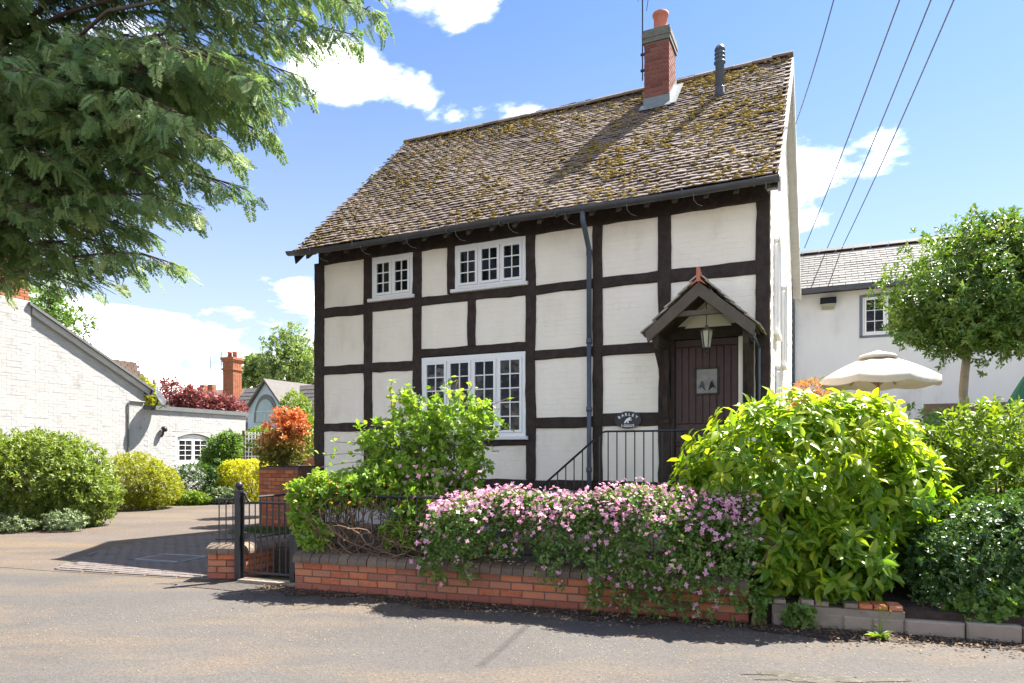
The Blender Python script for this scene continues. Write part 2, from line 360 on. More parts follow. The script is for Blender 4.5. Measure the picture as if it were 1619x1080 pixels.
M['green'] = leafmat('mid_green_leaf', [(0.0621,0.138,0.0276),(0.124,0.221,0.0414),(0.193,0.29,0.069)], .5, .35)
M['fargreen'] = leafmat('far_tree_leaf', [(0.109,0.187,0.0624),(0.187,0.265,0.0936),(0.281,0.343,0.14)], .6, .35)
M['silver'] = leafmat('silvery_leaf', [(0.145,0.199,0.09),(0.246,0.314,0.15)], .6, .25, (1,1,.9))
M['pink'] = leafmat('pink_petal', [(.62,.23,.39),(.73,.37,.51),(.80,.54,.62)], .6, .35, (1.05,.95,1))
M['orange_fl'] = leafmat('orange_petal', [(.65,.28,.04),(.75,.45,.08)], .6, .3, (1,1,.8))
M['white_fl'] = leafmat('white_petal', [(.7,.72,.68),(.78,.78,.76)], .6, .3, (1,1,1))
M['red_fl'] = leafmat('red_petal', [(.45,.04,.03),(.6,.09,.06)], .6, .3, (1,1,1))

# ---------------------------------------------------------------- leaf machinery
# templates: (u along, v across, h up) + faces
LEAF8 = (np.array([(0,0,0),(.3,-.42,.05),(.3,0,-.02),(.3,.42,.05),(.68,-.36,.03),(.68,0,-.06),(.68,.36,.03),(1,0,-.16)], float),
         np.array([(0,1,2),(0,2,3),(1,4,5),(1,5,2),(2,5,6),(2,6,3),(4,7,5),(5,7,6)]))
LEAF4 = (np.array([(0,0,0),(.48,-.5,.06),(1,0,-.1),(.48,.5,.06)], float), np.array([(0,1,2),(0,2,3)]))
def lobed():
    v = [(0,0,0),(.15,-.35,.04),(.35,-.55,.02),(.5,-.3,.03),(.75,-.42,0),(1,0,-.12),(.75,.42,0),(.5,.3,.03),(.35,.55,.02),(.15,.35,.04)]
    return np.array(v, float), np.array([(0,1,2),(0,2,3),(0,3,5),(3,4,5),(0,5,7),(7,5,6),(0,7,8),(0,8,9)])
LOBED = lobed()
def flower_t():
    v = [(0,0,0)]; f = []
    for k in range(4):
        a = k*math.pi/2
        for r, da, h in ((.62,-.60,.06),(1,-.05,.0),(.62,.60,.06)):
            v.append((r*math.cos(a+da), r*math.sin(a+da), h))
        b = 1+3*k; f += [(0,b,b+1),(0,b+1,b+2)]
    b = len(v)
    for k in range(4): v.append((.16*math.cos(k*1.57), .16*math.sin(k*1.57), .07))
    v.append((0,0,.16)); f += [(b,b+1,b+4),(b+1,b+2,b+4),(b+2,b+3,b+4),(b+3,b,b+4)]
    return np.array(v, float), np.array(f)
FLOWER = flower_t()
def unit(a): return a/np.maximum(np.linalg.norm(a, axis=-1, keepdims=True), 1e-9)
def frames(A, Nn):
    A = unit(A); B = unit(np.cross(Nn, A)); Nn = np.cross(A, B); return A, B, Nn
def scatter(T, Pn, A, Nn, L, wr):
    """place template at points: returns verts, faces"""
    tv, tf = T; A, B, Nn = frames(A, Nn); L = np.asarray(L)[:,None,None]
    wr = np.broadcast_to(np.asarray(wr, float), (len(Pn),))[:,None,None]
    V = Pn[:,None,:] + L*(tv[None,:,0:1]*A[:,None,:] + tv[None,:,1:2]*wr*B[:,None,:] + tv[None,:,2:3]*Nn[:,None,:])
    k = len(tv); Fc = tf[None] + (np.arange(len(Pn))*k)[:,None,None]
    return V.reshape(-1,3), Fc.reshape(-1,3), k
def wob(p, seed=0, sc=1.0):
    g = np.random.default_rng(seed+99); r = np.zeros(len(p))
    for i in range(7):
        k = g.normal(size=3)*sc*(1+i*.7); r += np.sin(p@k + g.uniform(0,6.28))/(1+i*.35)
    return r/3.2
def ell_points(ells, n, rg, shell=.6, lump=.16, lsc=3.0, seed=0):
    """points in the outer shell of a union of ellipsoids, with outward directions"""
    E = np.array(ells, float); area = (E[:,3]*E[:,4]+E[:,4]*E[:,5]+E[:,3]*E[:,5]); pr = area/area.sum()
    idx = rg.choice(len(E), n*2, p=pr); d = unit(rg.normal(size=(n*2,3)))
    r = 1-(1-shell)*rg.random(n*2)**1.7
    c = E[idx,:3]; rad = E[idx,3:]
    surf = c + d*rad
    r = r*(1+lump*wob(surf, seed, lsc))
    p = c + d*rad*r[:,None]; nrm = unit(d/rad)
    keep = np.ones(n*2, bool)
    for k in range(len(E)):
        q = ((p-E[k,:3])/E[k,3:]); inside = (q**2).sum(1) < (shell*.92)**2
        keep &= ~(inside & (idx != k))
    p, nrm = p[keep][:n], nrm[keep][:n]
    return p, nrm
def shoots(p, nrm, per, rg, leaf, up=.4, spread=(.6,1.5), rad=.5, jitter=.5, droop=0.0):
    """leaf positions, axes, normals around every shoot point"""
    n = len(p); d = unit(nrm*.7 + np.array([0,0,up]) + rg.normal(size=(n,3))*jitter)
    ref = unit(np.cross(d, rg.normal(size=(n,3)))); r2 = np.cross(d, ref)
    PP = []; AA = []; NN = []
    for j in range(per):
        a = j*2.4 + rg.uniform(0,.8,n); rd = ref*np.cos(a)[:,None] + r2*np.sin(a)[:,None]
        be = rg.uniform(*spread, n)[:,None]
        ax = d*np.cos(be) + rd*np.sin(be) - np.array([0,0,droop])
        PP.append(p - d*(j/per)*leaf*rad*2 + rd*leaf*.05); AA.append(ax); NN.append(unit(d*1.0 + rd*.2 + rg.normal(size=(n,3))*.25 + np.array([0,0,.3])))
    sh = np.tile(np.arange(n), per)
    return np.concatenate(PP), np.concatenate(AA), np.concatenate(NN), sh
def foliage(parent, ells, n, per, leaf, wr, mat, T=LEAF4, seed=1, name='foliage', shell=.55, lump=.16, lsc=3.0, up=.4, spread=(.5,1.5), jitter=.5, droop=0.0, zmin=None, tone_fn=None, clip=None, rad=.5):
    rg = np.random.default_rng(seed)
    p, nrm = ell_points(ells, n, rg, shell, lump, lsc, seed)
    if zmin is not None: k = p[:,2] > zmin; p, nrm = p[k], nrm[k]
    if clip is not None: k = clip(p); p, nrm = p[k], nrm[k]
    Q, A, Nn, sh = shoots(p, nrm, per, rg, leaf, up, spread, rad, jitter, droop)
    L = leaf*rg.uniform(.6,1.25,len(Q))
    V, Fc, k = scatter(T, Q, A, Nn, L, wr*rg.uniform(.85,1.15,len(Q)))
    ts = rg.random(len(p)); tone = np.clip(.5*ts[sh]+.5*rg.random(len(Q)), 0, .999)
    if tone_fn is not None: tone = tone_fn(Q, tone)
    o = np.array(parent.matrix_basis.translation)
    ob = linked(name, np_mesh(name, V-o, Fc, mat, np.repeat(tone, k)), parent); ob['kind'] = 'stuff'
    return ob, (Q, A, Nn, L, tone)
def stems(parent, base, tips, r0, mat, name='stem', seed=0, wobble=.15, n=5, joined=False):
    """woody stems from base out to the tips (world coordinates)"""
    g = random.Random(seed); o = parent.matrix_basis.translation; mb = MB(); last = None
    for t in tips:
        b = Vector(base) + Vector((g.uniform(-.06,.06), g.uniform(-.06,.06), 0)); t = Vector(t); pts = []; 
        for i in range(n+1):
            f = i/n; q = b.lerp(t, f); q.z += math.sin(f*math.pi)*.05
            if 0 < i: q += Vector((g.gauss(0,1), g.gauss(0,1), g.gauss(0,.6)))*wobble*.25*(t-b).length*.5*f**.5*(1-f*.4)
            pts.append(q - o)
        mb.tube(pts, [r0*(1-.75*i/n) for i in range(n+1)], 5)
    o_ = mb.build(name, mat, parent, True); o_['kind'] = 'stuff'; return o_
def bush(name, label, cat, ells, n, per, leaf, wr, mat, T=LEAF4, seed=1, group=None, ns=7, sr=.02, smat='stem', **kw):
    E = np.array(ells); zb = kw.pop('ground', 0.0)
    base = Vector((float(np.average(E[:,0])), float(np.average(E[:,1])), zb))
    t = thing(name, label, cat, base, 0, group)
    ob, data = foliage(t, ells, n, per, leaf, wr, M[mat], T, seed, zmin=zb+.02, **kw)
    g = random.Random(seed)
    tips = [Vector(ells[i % len(ells)][:3]) + Vector((g.uniform(-.6,.6)*ells[i % len(ells)][3], g.uniform(-.6,.6)*ells[i % len(ells)][4], g.uniform(0,.6)*ells[i % len(ells)][5])) for i in range(ns)]
    stems(t, base, tips, sr, M[smat], seed=seed)
    return t, ob, data

# ================================================================ SETTING: ground, road, drive, paving
def sheet(name, poly, z, mat, kind='structure', z0=None):
    mb = MB()
    if z0 is None: mb.add([(x,y,z) for x,y in poly], [tuple(range(len(poly)))])
    else: mb.prism(poly, 2, z0, z)
    o = mb.build(name, M[mat]); o['kind'] = kind; return o
sheet('ground', [(-400,-60),(400,-60),(400,900),(-400,900)], -.03, 'ground')
sheet('road', [(-80,-40),(80,-40),(80,-22),(4.1,5.35),(2.07,6.0),(-2.36,7.5),(-3.5,8.0),(-5.75,8.62),(-14,11.45),(-80,34)], 0.0, 'road')
sheet('driveway', [(-5.72,8.50),(-3.5,7.9),(-1.6,11.1),(-2.6,13.0),(-1.0,17),(-3.5,26),(-9.3,24.8),(-11.3,20),(-13.2,16.2),(-16,15.4),(-24,15.0),(-24,14.76),(-14,11.33)], .004, 'drive')
sheet('garden_soil', [(-2.33,7.55),(2.0,6.12),(2.2,7.25),(3.2,8.7),(-3.2,11.6),(-2.0,11.0),(-2.9,8.3),(-2.35,8.1)], .30, 'soil', z0=-.02)
sheet('garden_soil', [(2.07,6.02),(3.23,5.64),(6.5,4.58),(7.2,6.4),(2.2,7.28)], .19, 'soil', z0=-.02)
sheet('terrace', [(2.3,7.3),(4.6,6.7),(12,5.2),(40,5.2),(40,60),(0,60),(.2,18.3),(5.9,15.2),(3.4,8.8)], .95, 'ground', z0=-.02)
# dark strip of soil and leaf mould along the foot of the wall
def strip():
    mb = MB(); n = 60; a = Vector((-2.75,7.55)); b = Vector((5.2,4.92)); up = []; lo = []
    d = (b-a).normalized(); nr = Vector((-d.y, d.x))
    for i in range(n+1):
        q = a.lerp(b, i/n); w = .28 + .10*math.sin(i*.5) + .07*math.sin(i*1.7+1) + rnd.uniform(-.03,.03)
        w *= min(1, i/6+.15)
        up.append(q + nr*.12); lo.append(q - nr*w)
    mb.add([(p.x,p.y,.005) for p in up+lo], [(i, i+1, n+2+i, n+1+i) for i in range(n)])
    mb.build('soil_strip', M['soil'])['kind'] = 'structure'
    # litter flecks
    k = 5200; t = RG.random(k); off = RG.normal(.03,.2,k); off = np.where(off > .10, -off, off)
    Pn = np.stack([a.x+(b.x-a.x)*t - (-d.y)*0, a.y+(b.y-a.y)*t, np.full(k,.012)],1) + np.array([nr.x,nr.y,0])*off[:,None] + np.array([0,0,1])*RG.uniform(0,.012,k)[:,None]
    A = RG.normal(size=(k,3)); A[:,2] *= .25; Nn = RG.normal(size=(k,3))*.35+np.array([0,0,1])
    V, Fc, kk = scatter(LEAF4, Pn, A, Nn, RG.uniform(.012,.04,k), .5)
    linked('leaf_litter', np_mesh('leaf_litter', V, Fc, M['litter'], np.repeat(RG.random(k), kk)))['kind'] = 'stuff'
    # tan debris in drifts over the road
    k = 7000; pts = []
    cx = [(2.02,4.5,.5,.13),(-5.5,5.6,1.6,.25),(-3.2,6.2,1.4,.22),(-1.2,5.6,1.5,.25),(.6,5.2,1.2,.2),(2.0,4.5,.8,.25),(-.5,6.3,1.8,.15),(-6.6,9.6,1.5,.3),(-8.2,12.6,.9,.25),(-7.3,14.2,.9,.35),(-5.0,4.6,2.5,.5),(1.0,4.4,2.0,.5),(-6.5,16.5,.7,1.0)]
    wts = np.array([.12,1.2,1,1,.9,.8,1,.9,2.2,2.0,.5,.6,1.4]); ii = RG.choice(len(cx), k, p=wts/wts.sum()); cx = np.array(cx)
    q = cx[ii,:2] + RG.normal(size=(k,2))*cx[ii,2:]
    ok = (q[:,1] > 2.5) & ~((q[:,1] > 7.4-.33*(q[:,0]+2.4)) & (q[:,0] > -5.7)); q = q[ok]; k = len(q)
    Pn = np.concatenate([q, RG.uniform(.007,.011,(k,1))],1); A = RG.normal(size=(k,3)); A[:,2] *= .1; Nn = RG.normal(size=(k,3))*.2+np.array([0,0,1])
    V, Fc, kk = scatter(LEAF4, Pn, A, Nn, RG.uniform(.005,.014,k), .5)
    linked('fallen_debris', np_mesh('fallen_debris', V, Fc, M['pollen'], np.repeat(RG.random(k), kk)))['kind'] = 'stuff'
strip()
# puddle at the near right
def puddle():
    mb = MB(); c = Vector((2.02,4.50)); vs = []
    for i in range(90):
        a = 2*math.pi*i/90; r = 1+.28*math.sin(3*a+1)+.2*math.sin(7*a)+.12*math.sin(13*a+2)+rnd.uniform(-.1,.1)
        vs.append((c.x+.42*r*math.cos(a), c.y+.085*r*math.sin(a)-.06*math.cos(a), .004))
    mb.add(vs, [tuple(range(90))]); mb.build('puddle', M['puddle'])['kind'] = 'structure'
puddle()

def inside(poly, x, y):
    r = False; n = len(poly)
    for i in range(n):
        (x0,y0),(x1,y1) = poly[i], poly[(i+1)%n]
        if (y0 > y) != (y1 > y) and x < (x1-x0)*(y-y0)/(y1-y0)+x0: r = not r
    return r
PAV = [(-5.72,8.62),(-6.1,10.2),(-5.95,11.4),(-5.2,12.4),(-3.9,12.4),(-3.5,11.8),(-2.2,11.0),(-3.28,8.35),(-3.55,8.02)]
def paving():
    base = sheet('block_paving', PAV, .008, 'joint')
    a = R(-18.4); ca, sa = math.cos(a), math.sin(a); cells = []
    for j in range(-40, 60):
        for i in range(-40, 40):
            u = i*.21 + (j % 2)*.105; v = j*.106
            x = -4.5 + u*ca - v*sa; y = 10 + u*sa + v*ca
            if inside(PAV, x, y) and not (-6.0 < x < -5.25 and 0): cells.append((math.hypot(x, y), x, y))
    cells.sort()
    bm = MB(); bm.box(-.1,.1,-.049,.049,-.03,0); 
    c = .006
    bm = MB(); bm.add([(-.1,-.049,-.01),(.1,-.049,-.01),(.1,.049,-.01),(-.1,.049,-.01),(-.1+c,-.049+c,.002),(.1-c,-.049+c,.002),(.1-c,.049-c,.002),(-.1+c,.049-c,.002)],
                      [(0,1,5,4),(1,2,6,5),(2,3,7,6),(3,0,4,7),(4,5,6,7)])
    me = bm.mesh('paving_block', M['paver']); rest = MB()
    man = lambda x, y: abs((x+4.72)*ca+(y-9.46)*sa) < .39 and abs(-(x+4.72)*sa+(y-9.46)*ca) < .27
    k = 0
    for d, x, y in cells:
        if man(x, y): continue
        z = .016 + rnd.uniform(-.002,.002); ang = a + rnd.gauss(0,.012)
        if k < 300: linked('paving_block', me, base, (x,y,z), ang); k += 1
        else:
            rest.tone = rnd.random(); rest.add(bm.v, bm.f, Matrix.Translation((x,y,z)) @ Matrix.Rotation(ang,4,'Z'))
    rest.build('paving_block', M['paver'], base)['kind'] = 'stuff'
    # edging stones down the left border and along the road edge
    em = MB(); em.add([(-.22,-.03,-.03),(.22,-.03,-.03),(.22,.03,-.03),(-.22,.03,-.03),(-.216,-.025,.004),(.216,-.025,.004),(.216,.025,.004),(-.216,.025,.004)],
                      [(0,1,5,4),(1,2,6,5),(2,3,7,6),(3,0,4,7),(4,5,6,7)]); eme = em.mesh('edging_stone', M['paver'])
    path = [(-3.5,7.97),(-5.76,8.60),(-6.16,10.2),(-6.0,11.45)]
    for (x0,y0),(x1,y1) in zip(path, path[1:]):
        L = math.hypot(x1-x0, y1-y0); n = max(1, int(L/.45))
        for i in range(n):
            f = (i+.5)/n; linked('edging_stone', eme, base, (x0+(x1-x0)*f, y0+(y1-y0)*f, .012), math.atan2(y1-y0, x1-x0)+rnd.gauss(0,.01))
    t = thing('drain_cover', 'rectangular recessed drain cover set in the shaded block paving', 'drain cover', (-4.72,9.46,.008), a)
    m = MB(); w, h = .37, .25
    for s in (-1,1): m.box(-w,w,s*h-.02,s*h+.02,0,.016); m.box(s*w-.02,s*w+.02,-h+.021,h-.021,0,.0155)
    m.build('cover_frame', M['lead'], t)
    m = MB()
    for i in range(3):
        for j in range(4): m.tone = rnd.random(); m.box(-w+.03+i*.235,-w+.25+i*.235,-h+.03+j*.112,-h+.13+j*.112,0,.011)
    m.build('cover_tray', M['paver'], t)
paving()

# ================================================================ THE HOUSE
TH = R(24.9); LX, LY = -3.27, 11.65; HL, HD = 7.13, 6.0
house = thing('timber_framed_house', 'black and white timber-framed cottage with mossy tiled roof behind the front garden', 'house', (LX,LY,0), -TH)
HM = Matrix.Translation((LX,LY,0)) @ Matrix.Rotation(-TH,4,'Z')
def H(x, y, z): return HM @ Vector((x,y,z))
TY0, TY1 = -.02, .12          # timber front and back
PY = .014                     # panel face
def beam(x0, z0, x1, z1, w, seed, amp=.008, y0=None, y1=None):
    g = random.Random(seed); mb = MB(); a = Vector((x0,z0)); b = Vector((x1,z1)); L = (b-a).length; n = max(2, int(L/.14))
    d = (b-a)/L; nr = Vector((-d.y, d.x)); y0 = TY0 if y0 is None else y0; y1 = TY1 if y1 is None else y1
    vs = []; l = r = 0
    for i in range(n+1):
        q = a + d*(L*i/n)
        if i % 2 == 0 or True: l = .6*l + g.gauss(0,amp*.6); r = .6*r + g.gauss(0,amp*.6)
        if i in (0, n): l = r = 0
        p0 = q + nr*(w/2+l); p1 = q - nr*(w/2+r); dy = g.gauss(0,.003); c = .012
        vs += [(p0.x,y1,p0.y),(p0.x,y0+c,p0.y),((p0-nr*c).x,y0+dy,(p0-nr*c).y),((p1+nr*c).x,y0+dy,(p1+nr*c).y),(p1.x,y0+c,p1.y),(p1.x,y1,p1.y)]
    fs = [tuple(range(6)), tuple(range(6*n+5, 6*n-1, -1))]
    for i in range(n):
        for j in range(6): fs.append((6*i+j, 6*i+(j+1)%6, 6*i+6+(j+1)%6, 6*i+6+j))
    return mb.add(vs, fs).build('timber', M['timber'], house)
# posts
POST = [(-.03,.20,.25,4.70),(.99,.16,1.081,4.67),(1.945,.15,1.081,4.67),(3.905,.15,1.081,4.67),(4.93,.14,1.081,4.67),(5.865,.17,.90,4.67),(7.115,.17,.5,4.67)]
for i, (x, w, z0, z1) in enumerate(POST): beam(x, z0, x, z1, w, 10+i)
beam(2.565, 3.936, 2.565, 4.67, .13, 31); beam(2.925, 3.105, 2.925, 3.80, .13, 32)
RAILS = [(.07,.91,3.84,.16),(.07,.91,2.86,.15),(.07,.91,1.895,.14),(1.07,1.87,3.88,.18),(1.07,1.87,2.865,.15),(1.07,1.87,1.90,.14),
         (2.02,3.83,3.868,.135),(2.02,3.83,3.035,.13),(2.02,3.83,1.642,.13),(3.98,4.86,3.855,.135),(3.98,4.86,2.90,.14),(3.98,4.86,1.915,.15),
         (5.0,5.78,3.85,.155),(5.0,5.78,2.905,.15),(5.0,5.78,1.93,.18),(5.95,7.03,3.84,.18),(5.95,7.03,3.075,.15)]
for i, (a, b, z, w) in enumerate(RAILS): beam(a-.006, z+rnd.gauss(0,.006), b+.006, z+rnd.gauss(0,.006), w, 60+i, y0=TY0+.004)
beam(.071, 1.01, 5.78, 1.01, .14, 90, y0=TY0+.002); beam(-.02, 4.80, 7.2, 4.80, .27, 91, amp=.006, y0=TY0-.004)
# infill panels of painted brick
def panel(x0, x1, z0, z1, seed):
    g = random.Random(seed); mb = MB(); mb.box(x0-.01,x1+.01,PY+.0028,.16,z0-.01,z1+.01)
    zc = z0-.03; row = 0
    while zc < z1:
        o = (row % 2)*.1125 + g.uniform(-.02,.02); x = x0 - .2 + o
        while x < x1:
            a, b = max(x, x0), min(x+.221, x1); c, d = max(zc, z0), min(zc+.0705, z1)
            if b-a > .03 and d-c > .02:
                dy = g.uniform(-.0016,.0008); mb.bev(a, b, PY+dy, PY+.02, c, d, .003)
            x += .225
        zc += .075; row += 1
    return mb.build('infill_panel', M['cream'], house)
PANELS = [(.07,.91,1.08,1.83),(.07,.91,1.96,2.79),(.07,.91,2.93,3.77),(.07,.91,3.91,4.68),(1.07,1.87,1.08,1.84),(1.07,1.87,1.96,2.80),(1.07,1.87,2.93,3.80),
          (2.02,3.83,1.08,1.59),(2.02,2.86,3.09,3.81),(2.99,3.83,3.09,3.81),(2.02,2.5,3.92,4.68),
          (3.98,4.86,1.08,1.85),(3.98,4.86,1.98,2.84),(3.98,4.86,2.96,3.80),(3.98,4.86,3.91,4.68),
          (5.0,5.78,1.08,1.85),(5.0,5.78,2.01,2.84),(5.0,5.78,2.97,3.78),(5.0,5.78,3.92,4.68),(5.95,7.03,3.92,4.68),(5.95,7.03,3.14,3.76),(6.932,7.03,.96,3.01)]
for i, p in enumerate(PANELS): panel(*p, 200+i)
mb = MB(); mb.box(.08,5.8,.03,.2,.25,.945); mb.build('plinth', M['white_brick'], house)
# rear and gable walls
mb = MB(); mb.box(0,HL,HD-.2,HD,.2,4.8); mb.build('rear_wall', M['white_brick'], house)
RZ0, RZ1, RY0, RY1 = 4.80, 8.00, -.42, 2.95        # eave and ridge of the roof
PIT = (RZ1-RZ0)/(RY1-RY0); ANG = math.atan(PIT)
def rz_at(y): return RZ0 + (y-RY0)*PIT if y < RY1 else RZ1 - (y-RY1)*PIT
gp = [(.125,.2),(HD-.201,.2),(HD-.201,rz_at(HD-.2)-.09),(RY1,RZ1-.1),(.125,rz_at(.125)-.09)]
mb = MB(); mb.prism(gp, 0, .0, .2); mb.build('gable_wall', M['white_brick'], house)
mb = MB(); mb.prism(gp, 0, HL-.2, HL+.055); gw = mb.build('gable_wall', M['cream'], house)
# painted brick relief on the right gable
def gable_bricks():
    mb = MB(); g = random.Random(5); Mx = Matrix.Translation((HL+.062,0,0)) @ Matrix.Rotation(R(90),4,'Z')
    z = .95; row = 0
    while z < 7.6:
        y = .14 + (row%2)*.11
        while y < HD-.4:
            if z+.07 < rz_at(y)-.15 and z+.07 < rz_at(y+.22)-.15: mb.bev(y, y+.218, g.uniform(-.004,.002), .012, z, z+.069, .004, Mx)
            y += .225
        z += .075; row += 1
    o = mb.build('painted_brick', M['cream'], gw); o['kind'] = 'stuff'
gable_bricks()
# arched blind windows and hardware on the right gable
for (y, z0, z1) in ((1.0,3.15,4.3),(2.6,2.9,4.0),(1.3,1.1,2.6)):
    mb = MB(); pts = [(HL+.09,y-.3,z0)] + [(HL+.09,y-.3*math.cos(a),z1+.18*math.sin(a)) for a in np.linspace(0,math.pi,9)] + [(HL+.09,y+.3,z0)]
    mb.tube(pts, .035, 6); mb.box(HL+.05,HL+.13,y-.36,y+.36,z0-.07,z0); mb.build('blind_arch', M['sill_paint'], gw)

# ---- roof
roof_ = MB()
XL, XR = -.22, 7.36
for sgn in (0, 1):
    ya, za, yb, zb = (RY0+.03, RZ0-.01, RY1, RZ1-.04) if sgn == 0 else (2*RY1-RY0-.03, RZ0-.01, RY1, RZ1-.04)
    nx = Vector((0,-PIT,1)).normalized() if sgn == 0 else Vector((0,PIT,1)).normalized()
    a = Vector((XL+.02,ya,za)); b = Vector((XR-.02,ya,za)); c = Vector((XR-.02,yb,zb)); d = Vector((XL+.02,yb,zb)); o = -nx*.05
    roof_.add([a,b,c,d,a+o,b+o,c+o,d+o], [(0,1,2,3),(7,6,5,4),(0,4,5,1),(1,5,6,2),(2,6,7,3),(3,7,4,0)])
roof = roof_.build('roof', M['brown_tile'], house)
def roof_tiles():
    slope = math.hypot(RY1-RY0, RZ1-RZ0); gauge = .098; n = int(slope/gauge); wt = .166
    T = np.array([(-.081,0,0),(.081,0,0),(.081,.2,0),(-.081,.2,0),(-.081,0,.012),(.081,0,.012),(.081,.2,.011),(-.081,.2,.011),(0,0,.016),(0,.2,.015)])
    bm = MB(); bm.add([tuple(v) for v in T], [(0,1,5,8,4),(4,8,9,7),(8,5,6,9),(1,2,6,5),(3,0,4,7)])
    me = bm.mesh('roof_tile', M['tile'])
    ex = Vector((1,0,0)); eu = Vector((0,math.cos(ANG),math.sin(ANG))); en = Vector((0,-math.sin(ANG),math.cos(ANG)))
    ti = []
    for side in (0, 1):
        eus = eu if side == 0 else Vector((0,-eu.y,eu.z)); ens = en if side == 0 else Vector((0,-en.y,en.z))
        org = Vector((0,RY0,RZ0)) if side == 0 else Vector((0,2*RY1-RY0,RZ0))
        for j in range(n):
            x = XL + .083 + (j%2)*.083
            while x < XR - .06:
                sag = -.05*math.sin(math.pi*(x-XL)/(XR-XL))*(j/n) + .012*math.sin(x*2.1+j*.2)
                p = org + ex*(x+rnd.gauss(0,.003)) + eus*(j*gauge + rnd.gauss(0,.004)) + ens*(.030 + sag + rnd.uniform(-.004,.005))
                tilt = -.195 + rnd.gauss(0,.03); rot = rnd.gauss(0,.012)
                q = Matrix((ex if side == 0 else -ex, eus, ens)).transposed().to_4x4()
                Mx = Matrix.Translation(p) @ q @ Matrix.Rotation(rot,4,'Z') @ Matrix.Rotation(tilt,4,'X')
                w = HM @ p; ti.append((w.length if side == 0 else 999, Mx, side)); x += wt
    ti.sort(key=lambda t: t[0]); rest = MB()
    for k, (d, Mx, side) in enumerate(ti):
        if k < 300: o = linked('roof_tile', me, roof); o.matrix_basis = Mx
        elif side == 0 or True:
            rest.tone = rnd.random()*.999; rest.add(bm.v, bm.f, Mx)
    rest.build('roof_tile', M['tile'], roof)['kind'] = 'stuff'
    # moss cushions lying along the tails of the tiles
    mv = []; mf = []; mt = []; cnt = 0; g = random.Random(3)
    dome = [(math.cos(a), math.sin(a), 0) for a in np.linspace(0,2*math.pi,7)[:-1]] + [(.7*math.cos(a+.5), .7*math.sin(a+.5), .6) for a in np.linspace(0,2*math.pi,7)[:-1]] + [(0,0,.9)]
    df = [(i,(i+1)%6,6+i) for i in range(6)] + [((i+1)%6,6+(i+1)%6,6+i) for i in range(6)] + [(6+i,6+(i+1)%6,12) for i in range(6)]
    while cnt < 3000:
        x = g.uniform(XL+.05, XR-.05); f = g.random(); 
        dens = mnoise.fractal(Vector((x*.9,f*3.2,4.2)), 1.0, 2.0, 4)*.38+.5
        dens *= .5 + .55*((x-XL)/(XR-XL)) + .75*max(0, f-.72)*3
        dens2 = mnoise.noise(Vector((x*3.5,f*16,1.0)))*.5+.5
        if g.random() > dens*dens2*1.9: continue
        j = int(f*n); r = g.uniform(.010,.028)*(1+.8*max(0,dens-.4)); cnt += 1
        sag = -.05*math.sin(math.pi*(x-XL)/(XR-XL))*(j/n)
        p = Vector((x,RY0,RZ0)) + eu*(j*gauge + g.uniform(-.012,.03)) + en*(.052+sag)
        b = len(mv); sx = g.uniform(.9,1.9); tone = g.random()
        for vx, vy, vz in dome:
            q = p + ex*(vx*r*sx*g.uniform(.8,1.2)) + eu*(vy*r*.9*g.uniform(.8,1.2)) + en*(vz*r*.75*g.uniform(.6,1.3)); mv.append(q); mt.append(tone)
        mf += [(a+b,c+b,d+b) for a,c,d in df]
    linked('moss', np_mesh('moss', np.array(mv), np.array(mf), M['moss'], np.array(mt), True), roof)['kind'] = 'stuff'
    # ridge tiles
    rm = MB(); pr = [(.13*math.cos(a), .10*math.sin(a)) for a in np.linspace(0,math.pi,8)]; pi_ = [(x*.86,z*.86-.004) for x,z in pr][::-1]
    poly = pr+pi_; rm.prism(poly, 0, -.155, .155); rme = rm.mesh('ridge_tile', M['tile'])
    x = XL+.16; mo = MB()
    while x < XR-.1:
        sag = -.05*math.sin(math.pi*(x-XL)/(XR-XL))
        o = linked('ridge_tile', rme, roof, (x, RY1+rnd.gauss(0,.004), RZ1-.028+sag+rnd.gauss(0,.004))); o.rotation_euler = (rnd.gauss(0,.02), rnd.gauss(0,.012), rnd.gauss(0,.01)); x += .315
roof_tiles()
# bargeboards on both verges
for side, x0, x1 in ((0,XL-.005,XL+.025),(1,XR-.045,XR-.012)):
    mb = MB()
    for s in (0,1):
        f = (lambda y: y) if s == 0 else (lambda y: 2*RY1-y)
        pl = [(f(RY0+.02),RZ0+.0),(f(RY1),RZ1-.02),(f(RY1),RZ1-.24),(f(RY0+.06),RZ0-.17)]
        mb.prism(pl if s == 0 else pl[::-1], 0, x0, x1)
    mb.build('bargeboard', M['barge'] if side else M['timber'], house)
mb = MB()
for s in (0,1):
    f = (lambda y: y) if s == 0 else (lambda y: 2*RY1-y)
    pl = [(f(RY0+.1),RZ0-.10),(f(RY1),RZ1-.17),(f(RY1),RZ1-.20),(f(RY0+.1),RZ0-.13)]
    mb.prism(pl if s == 0 else pl[::-1], 0, HL+.06, XR-.047)
mb.build('verge_soffit', M['barge'], house)
# rafter feet
rf = MB(); pl = [(-.40,4.70),(-.40,4.775),(.1,5.24),(.1,5.12)]
rf.prism([(y,z-.03) for y,z in pl], 0, -.03, .03); rfm = rf.mesh('rafter_foot', pm('rafter_timber', [(.05,.045,.04),(.09,.08,.07)], .8, 9, .4))
for i in range(20): linked('rafter_foot', rfm, house, (.08+i*.375+rnd.gauss(0,.012),0,0))
